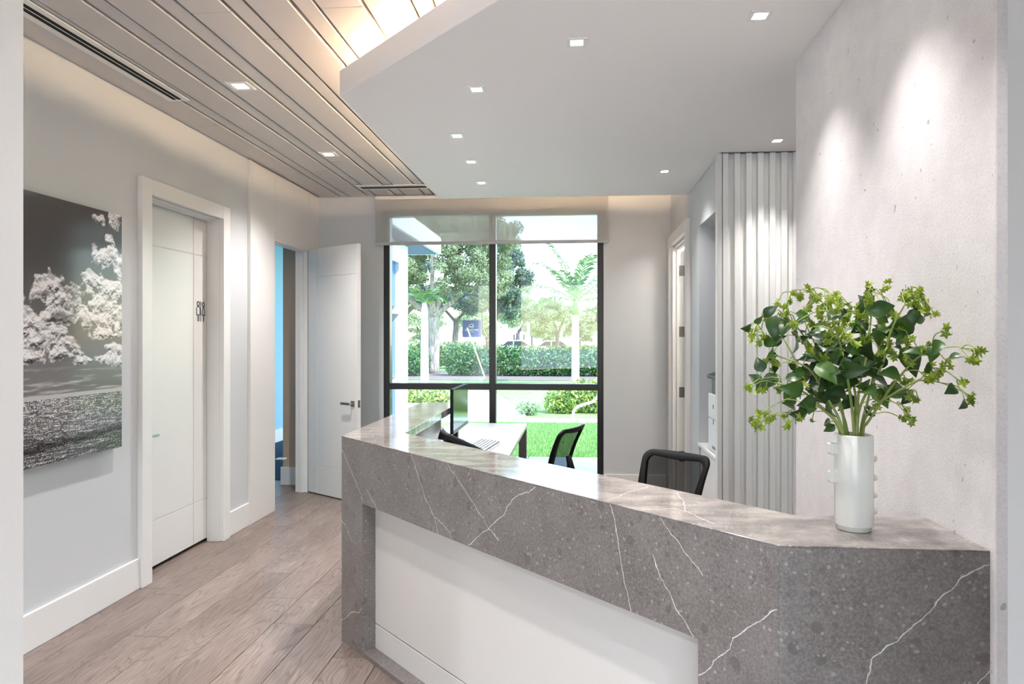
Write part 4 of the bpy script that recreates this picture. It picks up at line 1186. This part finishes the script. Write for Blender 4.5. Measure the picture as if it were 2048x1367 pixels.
def tree(name, base, fork, limbs, ells, n, size, lm, bm, label, r0=.26, group=None):
    e = empty(name, base, 0, label, 'tree', group)
    B = Vector(base); mb = MB()
    fk = Vector(fork) - B
    mb.tube(smooth_line([Vector((0, 0, 0)), fk * .5 + Vector((rl.uniform(-.05, .05), 0, 0)), fk], 3), [r0 * 1.25] + [r0] * 4 + [r0 * .85] * 2, 10)
    mb.build('trunk', bm, e, smooth=True)
    for lb in limbs:
        P = [fk] + [Vector(p) - B for p in lb]
        L = smooth_line(P, 4)
        MB().tube(L, [r0 * .62 * (1 - .8 * k / len(L)) for k in range(len(L))], 8).build('limb', bm, e, smooth=True)
    sub = []
    for q in ells:
        for k in range(15):
            d = rng.normal(size=3); d /= np.linalg.norm(d)
            c = np.array(q[:3]) + d * np.array(q[3:]) * rng.uniform(.45, 1.0)
            f_ = rng.uniform(.24, .46)
            sub.append((c[0], c[1], c[2], q[3] * f_, q[4] * f_, q[5] * f_ * .9))
    V, Fc = leaf_cloud(sub, n, size)
    npmesh('foliage', V - np.array(base), Fc, lm, e)
    return e
GT = 'broad-leaved trees outside'
tree('oak_tree', (-6.3, 30, GZ), (-6.25, 30, 2.5), [[(-6.7, 30, 3.3), (-7.2, 30, 4.6)], [(-5.95, 30, 3.4), (-5.6, 30.3, 5.2)], [(-5.5, 30, 3.1), (-4.6, 29.8, 3.9)], [(-7.2, 30.4, 3.1), (-8.4, 30.5, 4.0)], [(-6.2, 29.4, 3.6), (-6.0, 28.6, 5.4)]],
     [(-7.6, 30, 5.2, 1.5, 1.6, 1.2), (-6.0, 30, 6.0, 1.8, 1.8, 1.4), (-4.5, 29.8, 5.2, 1.4, 1.5, 1.3), (-3.6, 30, 4.2, 1.0, 1.2, .9), (-5.2, 29, 4.4, 1.1, 1.0, .8), (-9.0, 30.5, 4.8, 1.4, 1.5, 1.4), (-4.2, 30, 6.8, 1.3, 1.4, 1.0), (-7.0, 29, 4.2, .8, .7, .6), (-3.9, 29.6, 3.4, .7, .6, .6), (-5.0, 29.6, 3.7, .8, .6, .5), (-8.2, 29.6, 3.5, .8, .7, .6), (-3.3, 30, 6.0, 1.0, 1.2, .9)],
     90000, .055, M['oak_leaf'], M['bark'], 'large pale oak with forked trunk behind the ringed palm trunk', .27, GT)
tree('oak_tree', (-4.6, 38, GZ), (-4.5, 38, 2.6), [[(-4.0, 38, 3.6), (-3.2, 38, 4.8)], [(-5.0, 38, 3.8), (-5.4, 38, 5.2)]],
     [(-4.2, 38, 4.9, 1.5, 1.5, 1.6), (-3.2, 38, 5.4, 1.0, 1.2, .9), (-4.6, 38, 6.6, 1.6, 1.6, 1.2), (-3.7, 38, 3.5, .9, 1.0, .9), (-2.8, 38, 4.9, .55, .6, .5)],
     46000, .062, M['oak_leaf_dark'], M['bark_dark'], 'blue-green oak behind the middle of the window', .2, GT)
tree('oak_tree', (-10.6, 39, GZ), (-10.2, 39, 2.6), [[(-9.0, 39, 3.6), (-7.8, 39, 3.6)], [(-11.0, 39, 3.8), (-11.4, 39, 5)]],
     [(-10.8, 39, 4.6, 1.8, 1.6, 1.3), (-8.6, 39, 4.0, 1.4, 1.2, .8), (-9.8, 39, 5.6, 2, 1.6, 1.2)], 26000, .07, M['oak_leaf_dark'], M['bark_dark'], 'dark-trunked oak far left behind the hedge', .28, GT)
tree('street_tree', (-7.9, 44, GZ), (-7.7, 44, 2.6), [[(-8.6, 44, 3.6), (-9.2, 44, 4.2)], [(-7.0, 44, 3.4), (-6.0, 44, 3.9)]],
     [(-7.6, 44, 3.9, 1.6, 1.4, .8), (-6.0, 44, 4.0, 1.4, 1.3, .9), (-9.4, 44, 4.2, 1.2, 1.2, .8)], 20000, .07, M['oak_leaf_dark'], M['bark_dark'], 'dark slim tree just left of the blue sign', .2, GT)
tree('street_tree', (-6.3, 49, GZ), (-6.3, 49, 1.5), [[(-6.6, 49, 2.4), (-6.7, 49, 3.6)], [(-5.8, 49, 2.3), (-5.4, 49, 3.4)]],
     [(-6.0, 49, 4.2, 1.2, 1.1, 1.0)], 12000, .075, M['oak_leaf_dark'], M['bark_dark'], 'forked slim tree just right of the blue sign', .15, GT)
tree('street_tree', (-1.1, 42, GZ), (-1.0, 42, 1.9), [[(-.7, 42, 2.6), (-.6, 42, 3.3)], [(-1.4, 42, 2.7), (-2.2, 42, 3.3)]],
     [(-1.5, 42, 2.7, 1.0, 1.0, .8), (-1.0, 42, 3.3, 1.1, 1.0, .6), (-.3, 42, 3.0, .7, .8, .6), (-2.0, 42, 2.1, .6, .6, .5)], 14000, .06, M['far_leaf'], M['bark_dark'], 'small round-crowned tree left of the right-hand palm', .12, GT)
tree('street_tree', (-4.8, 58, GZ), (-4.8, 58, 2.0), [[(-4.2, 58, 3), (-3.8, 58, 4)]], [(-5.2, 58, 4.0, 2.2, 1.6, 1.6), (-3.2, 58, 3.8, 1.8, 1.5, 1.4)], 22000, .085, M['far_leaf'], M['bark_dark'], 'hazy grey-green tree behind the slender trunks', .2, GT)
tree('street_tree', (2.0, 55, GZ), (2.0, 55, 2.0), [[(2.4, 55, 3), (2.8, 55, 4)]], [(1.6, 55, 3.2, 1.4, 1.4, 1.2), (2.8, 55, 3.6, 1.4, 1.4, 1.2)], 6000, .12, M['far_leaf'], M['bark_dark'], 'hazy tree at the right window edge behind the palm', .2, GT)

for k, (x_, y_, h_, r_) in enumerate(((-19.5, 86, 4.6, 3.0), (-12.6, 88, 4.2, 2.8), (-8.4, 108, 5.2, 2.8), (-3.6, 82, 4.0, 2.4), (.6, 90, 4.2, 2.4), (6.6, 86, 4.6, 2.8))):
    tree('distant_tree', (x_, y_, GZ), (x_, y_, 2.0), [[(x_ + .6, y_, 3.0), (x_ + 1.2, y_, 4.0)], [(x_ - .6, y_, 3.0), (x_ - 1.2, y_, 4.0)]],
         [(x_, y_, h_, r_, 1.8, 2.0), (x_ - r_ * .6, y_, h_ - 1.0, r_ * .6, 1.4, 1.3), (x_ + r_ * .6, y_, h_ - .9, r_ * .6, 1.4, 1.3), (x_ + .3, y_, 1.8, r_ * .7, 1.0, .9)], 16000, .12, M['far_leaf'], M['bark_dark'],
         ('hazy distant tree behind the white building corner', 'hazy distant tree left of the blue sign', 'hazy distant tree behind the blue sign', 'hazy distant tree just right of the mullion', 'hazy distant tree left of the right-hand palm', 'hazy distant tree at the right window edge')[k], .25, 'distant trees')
def frond(mb, base, az, el, L, droop, nl=30, lw=.06, ll=.55):
    """arching rachis with leaflets on both sides"""
    d = Vector((math.cos(az) * math.cos(el), math.sin(az) * math.cos(el), math.sin(el)))
    pts = []
    p = Vector(base); step = L / nl
    for i in range(nl + 1):
        pts.append(p.copy()); d = (d + Vector((0, 0, -droop * step * (i / nl) * 2.2))).normalized(); p = p + d * step
    mb.tube(pts[::3], [.022 * (1 - .8 * k / (len(pts[::3]))) for k in range(len(pts[::3]))], 5)
    for i in range(4, nl + 1):
        t = (pts[i] - pts[i - 1]).normalized()
        side = t.cross(Vector((0, 0, 1)))
        side = side.normalized() if side.length > .05 else Vector((1, 0, 0))
        prof = math.sin(math.pi * (.12 + .86 * (i - 4) / (nl - 3))) ** .6
        for s in (-1, 1):
            q = (side * s * .8 + t * .75 + Vector((0, 0, .25 - .5 * rl.random()))).normalized()
            l = ll * prof * rl.uniform(.85, 1.1)
            a, m_, b = pts[i], pts[i] + q * l * .5, pts[i] + q * l + Vector((0, 0, -.22 * l))
            w = t * lw * .5
            mb.raw([a - w * .5, a + w * .5, m_ + w, b, m_ - w], [(0, 1, 2, 4), (4, 2, 3)])
def palm(name, base, h, r, n, L, label, ringed=True, lm='palm_leaf', group=None, els=(.2, 1.3)):
    e = empty(name, base, 0, label, 'palm tree', group)
    pts = [Vector((0, 0, h * k / 10)) for k in range(11)]
    mb = MB().tube(pts, [r * (1.12 - .22 * k / 10) for k in range(11)], 12)
    mb.build('trunk', M['palm_bark'], e, smooth=True)
    if ringed:
        for k in range(int(h / .13)):
            z = .08 + k * .13; rr = r * (1.12 - .22 * z / h)
            MB().lathe([(rr * .99, -.012), (rr * 1.035, 0), (rr * .99, .012)], (0, 0, z), n=14).build('trunk_ring', M['palm_bark'], e)
    cs = MB().tube([(0, 0, h), (0, 0, h + .35), (0, 0, h + .6)], [r * .95, r * .8, r * .35], 10).build('crownshaft', M['palm_bark'] if n < 6 else M['palm_leaf'], e, smooth=True)
    for k in range(n):
        fm = MB()
        frond(fm, (0, 0, h + .45), k * 2.4 + rl.uniform(-.2, .2), els[0] + (els[1] - els[0]) * (k / max(1, n - 1)), L * rl.uniform(.85, 1.1), 1.15 / L)
        fm.build('frond', M[lm], e)
    return e
palm('ringed_palm', (.03, 22.5, GZ), 2.35, .125, 13, 2.0, 'green palm with pale ringed trunk in the right window half')
palm('ringed_palm', (-4.8, 21.6, GZ), 2.2, .125, 5, .65, 'pale ringed palm trunk in front of the oak, left window half', els=(.7, 1.35))
for k, (px_, yy, h) in enumerate(((-6.9, 62, 4.6), (-6.7, 67, 4.4), (-6.15, 72, 5.4), (-5.2, 77, 5.8))):
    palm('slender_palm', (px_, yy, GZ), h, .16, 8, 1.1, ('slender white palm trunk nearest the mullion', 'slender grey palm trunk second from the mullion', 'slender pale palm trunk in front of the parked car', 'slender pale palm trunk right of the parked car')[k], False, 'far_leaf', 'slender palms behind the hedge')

# building wing outside on the left
wg = MB().box(-2.5, -2.35, 7.25, 8.66, 0, 2.85).box(-2.5, -2.35, 9.08, 9.5, 0, 2.85).box(-2.5, -2.35, 8.66, 9.08, 0, .25).box(-2.5, -2.35, 8.66, 9.08, 2.62, 2.85).box(-3.05, -2.5, 9.4, 9.5, 0, 2.85)
wg = wg.build('wall_wing', M['stucco'], bevel=.003, seg=1)
struct(wg, 'white stucco corner of the building wing outside the window', 'wall')
w2 = empty('window_2', (0, 0, 0), 0, 'narrow blue-tinted window in the white wing outside', 'window', None, 'structure')
for z0, z1 in ((.25, .95), (.99, 1.82), (1.95, 2.62)):
    MB().box(-2.42, -2.41, 8.70, 9.04, z0 + .04, z1 - .04).build('pane', M['blue_glass'], w2)
MB().box(-2.44, -2.36, 8.66, 8.70, .25, 2.62).build('window_frame', M['trim'], w2); MB().box(-2.44, -2.36, 9.04, 9.08, .25, 2.62).build('window_frame', M['trim'], w2)
for z in (.25, .97, 1.885, 2.58):
    MB().box(-2.44, -2.36, 8.70, 9.04, z, z + .045).build('window_bar', M['trim'], w2)
ev = empty('eave', (0, 0, 0), 0, 'blue roof eave of the wing above the window', 'roof eave', None, 'structure')
MB().box(-3.4, -2.12, 7.26, 10.5, 2.87, 2.92).build('eave_board', M['eave'], ev)
MB().box(-2.12, -2.07, 7.26, 10.55, 2.865, 3.12).build('fascia', M['stucco'], ev)
MB().box(-3.4, -2.07, 10.5, 10.55, 2.865, 3.12).build('fascia', M['stucco'], ev)
MB().box(-3.4, -2.1, 7.26, 10.5, 3.09, 3.12).build('roof_sheet', M['stucco'], ev)

# blue monument sign
sg = empty('monument_sign', (-6.82, 45, GZ), 0, 'indigo roadside sign with white round logo behind the hedge', 'sign')
MB().box(-.62, .62, 0, .25, 1.66, 2.79).build('sign_board', M['sign_blue'], sg, bevel=.01)
MB().box(-.40, .72, -.05, .3, 0, 1.66).build('sign_base', M['stucco'], sg, bevel=.01)
mb = MB()
def disc(cx, cz, r, y, n=20): mb.raw([(cx + r * math.cos(2 * math.pi * k / n), y, cz + r * math.sin(2 * math.pi * k / n)) for k in range(n)], [tuple(range(n))])
for cx, cz, r in ((-.06, 2.42, .09), (-.14, 2.40, .06), (.02, 2.40, .06), (-.06, 2.48, .06)): disc(cx, cz, r, -.004)
mb.box(-.075, -.045, -.006, -.002, 2.27, 2.36)
A0 = [(-.02 + .17 * math.cos(a), -.004, 2.40 + .17 * math.sin(a)) for a in [(-1.45 + 2.9 * k / 14) for k in range(15)]]
A1 = [(-.02 + .145 * math.cos(a), -.004, 2.40 + .145 * math.sin(a)) for a in [(-1.45 + 2.9 * k / 14) for k in range(15)]]
mb.raw(A0 + A1, [(k, k + 1, k + 16, k + 15) for k in range(14)])
mb.build('logo', M['stucco'], sg)
def text(body, size, loc, parent, mat, name):
    cu = bpy.data.curves.new(name, 'FONT'); cu.body = body; cu.size = size; cu.align_x = 'CENTER'; cu.extrude = .003
    o = bpy.data.objects.new(name, cu); COL.objects.link(o)
    dg = bpy.context.evaluated_depsgraph_get()
    me = bpy.data.meshes.new_from_object(o.evaluated_get(dg))
    bpy.data.objects.remove(o)
    me.materials.append(mat)
    q = bpy.data.objects.new(name, me); link(q, parent); q.location = loc; q.rotation_euler = (math.pi / 2, 0, 0)
text('DOUBLETREE', .145, (0, -.004, 2.09), sg, M['stucco'], 'lettering')
text('BY HILTON', .08, (0, -.004, 1.97), sg, M['stucco'], 'lettering_small')

# leaning stake, curved rail
stk = MB().tube([(-3.55, 27.0, GZ), (-4.28, 27.05, 1.98)], .03, 6).build('tree_stake', M['stake'])
tag(stk, 'thin yellowish wooden stake leaning in front of the hedge', 'stake')
cr = [Vector(p) for p in ((.0, 12.95, GZ), (-.03, 12.95, .10), (.02, 12.95, .235), (.15, 12.95, .305), (.33, 12.95, .36), (.43, 12.95, .46), (.447, 12.95, .57), (.45, 12.95, .80))]
crl = empty('curved_rail', (0, 0, 0), 0, 'white S-curved tube rail on the lawn', 'rail')
MB().tube(smooth_line(cr, 5), .026, 10).build('tube', M['stucco'], crl, smooth=True)
MB().box(-.06, .75, 12.89, 13.01, -.015, -.006).build('base_plate', M['stucco'], crl)

# far low building and parked cars
fb = empty('far_building', (-7.3, 95, GZ), 0, 'low white flat-roofed building far behind the hedge', 'building')
MB().box(-3.2, 2.9, 0, 5, 0, 2.2).build('wall', M['stucco'], fb)
MB().box(-3.4, 3.1, -.4, 5.2, 2.2, 2.5).build('roof', M['stucco'], fb)
for x0, x1 in ((-1.2, -.8), (.15, .35), (1.25, 1.5)):
    MB().box(x0, x1, -.03, .02, .1, 2.1).build('door_opening', M['printer_dark'], fb)
def car(loc, rz, label):
    c = empty('parked_car', loc, rz, label, 'car', 'parked white cars')
    prof = [(-2.1, .35), (-2.15, .75), (-1.6, .92), (-1.0, 1.0), (-.45, 1.42), (.75, 1.45), (1.45, 1.02), (2.05, .92), (2.15, .6), (2.1, .35)]
    n = len(prof)
    MB().raw([(x, -.85, z) for x, z in prof] + [(x, .85, z) for x, z in prof], [tuple(range(n)), tuple(range(n, 2 * n))[::-1]] + [(i, i + n, (i + 1) % n + n, (i + 1) % n) for i in range(n)]).build('body', M['car_paint'], c, bevel=.05)
    for y in (-.856, .850):
        MB().raw([(-.85, y, 1.02), (.0, y, 1.02), (.0, y, 1.36), (-.42, y, 1.36), (-.85, y + .006, 1.02), (.0, y + .006, 1.02), (0, y + .006, 1.36), (-.42, y + .006, 1.36)], [(0, 1, 2, 3), (7, 6, 5, 4)]).build('side_window', M['printer_dark'], c)
        MB().raw([(.08, y, 1.02), (1.25, y, 1.02), (.72, y, 1.38), (.08, y, 1.37), (.08, y + .006, 1.02), (1.25, y + .006, 1.02), (.72, y + .006, 1.38), (.08, y + .006, 1.37)], [(0, 1, 2, 3), (7, 6, 5, 4)]).build('side_window', M['printer_dark'], c)
    for x in (-1.35, 1.35):
        for y in (-.86, .68):
            MB().tube([(x, y, .32), (x, y + .18, .32)], .32, 18).build('wheel', M['black_plastic'], c)
car((-4.7, 53, GZ), 0.0, 'white parked car between the slender palm trunks')
car((-1.75, 50, GZ), .05, 'white parked car beside the small round-crowned tree')
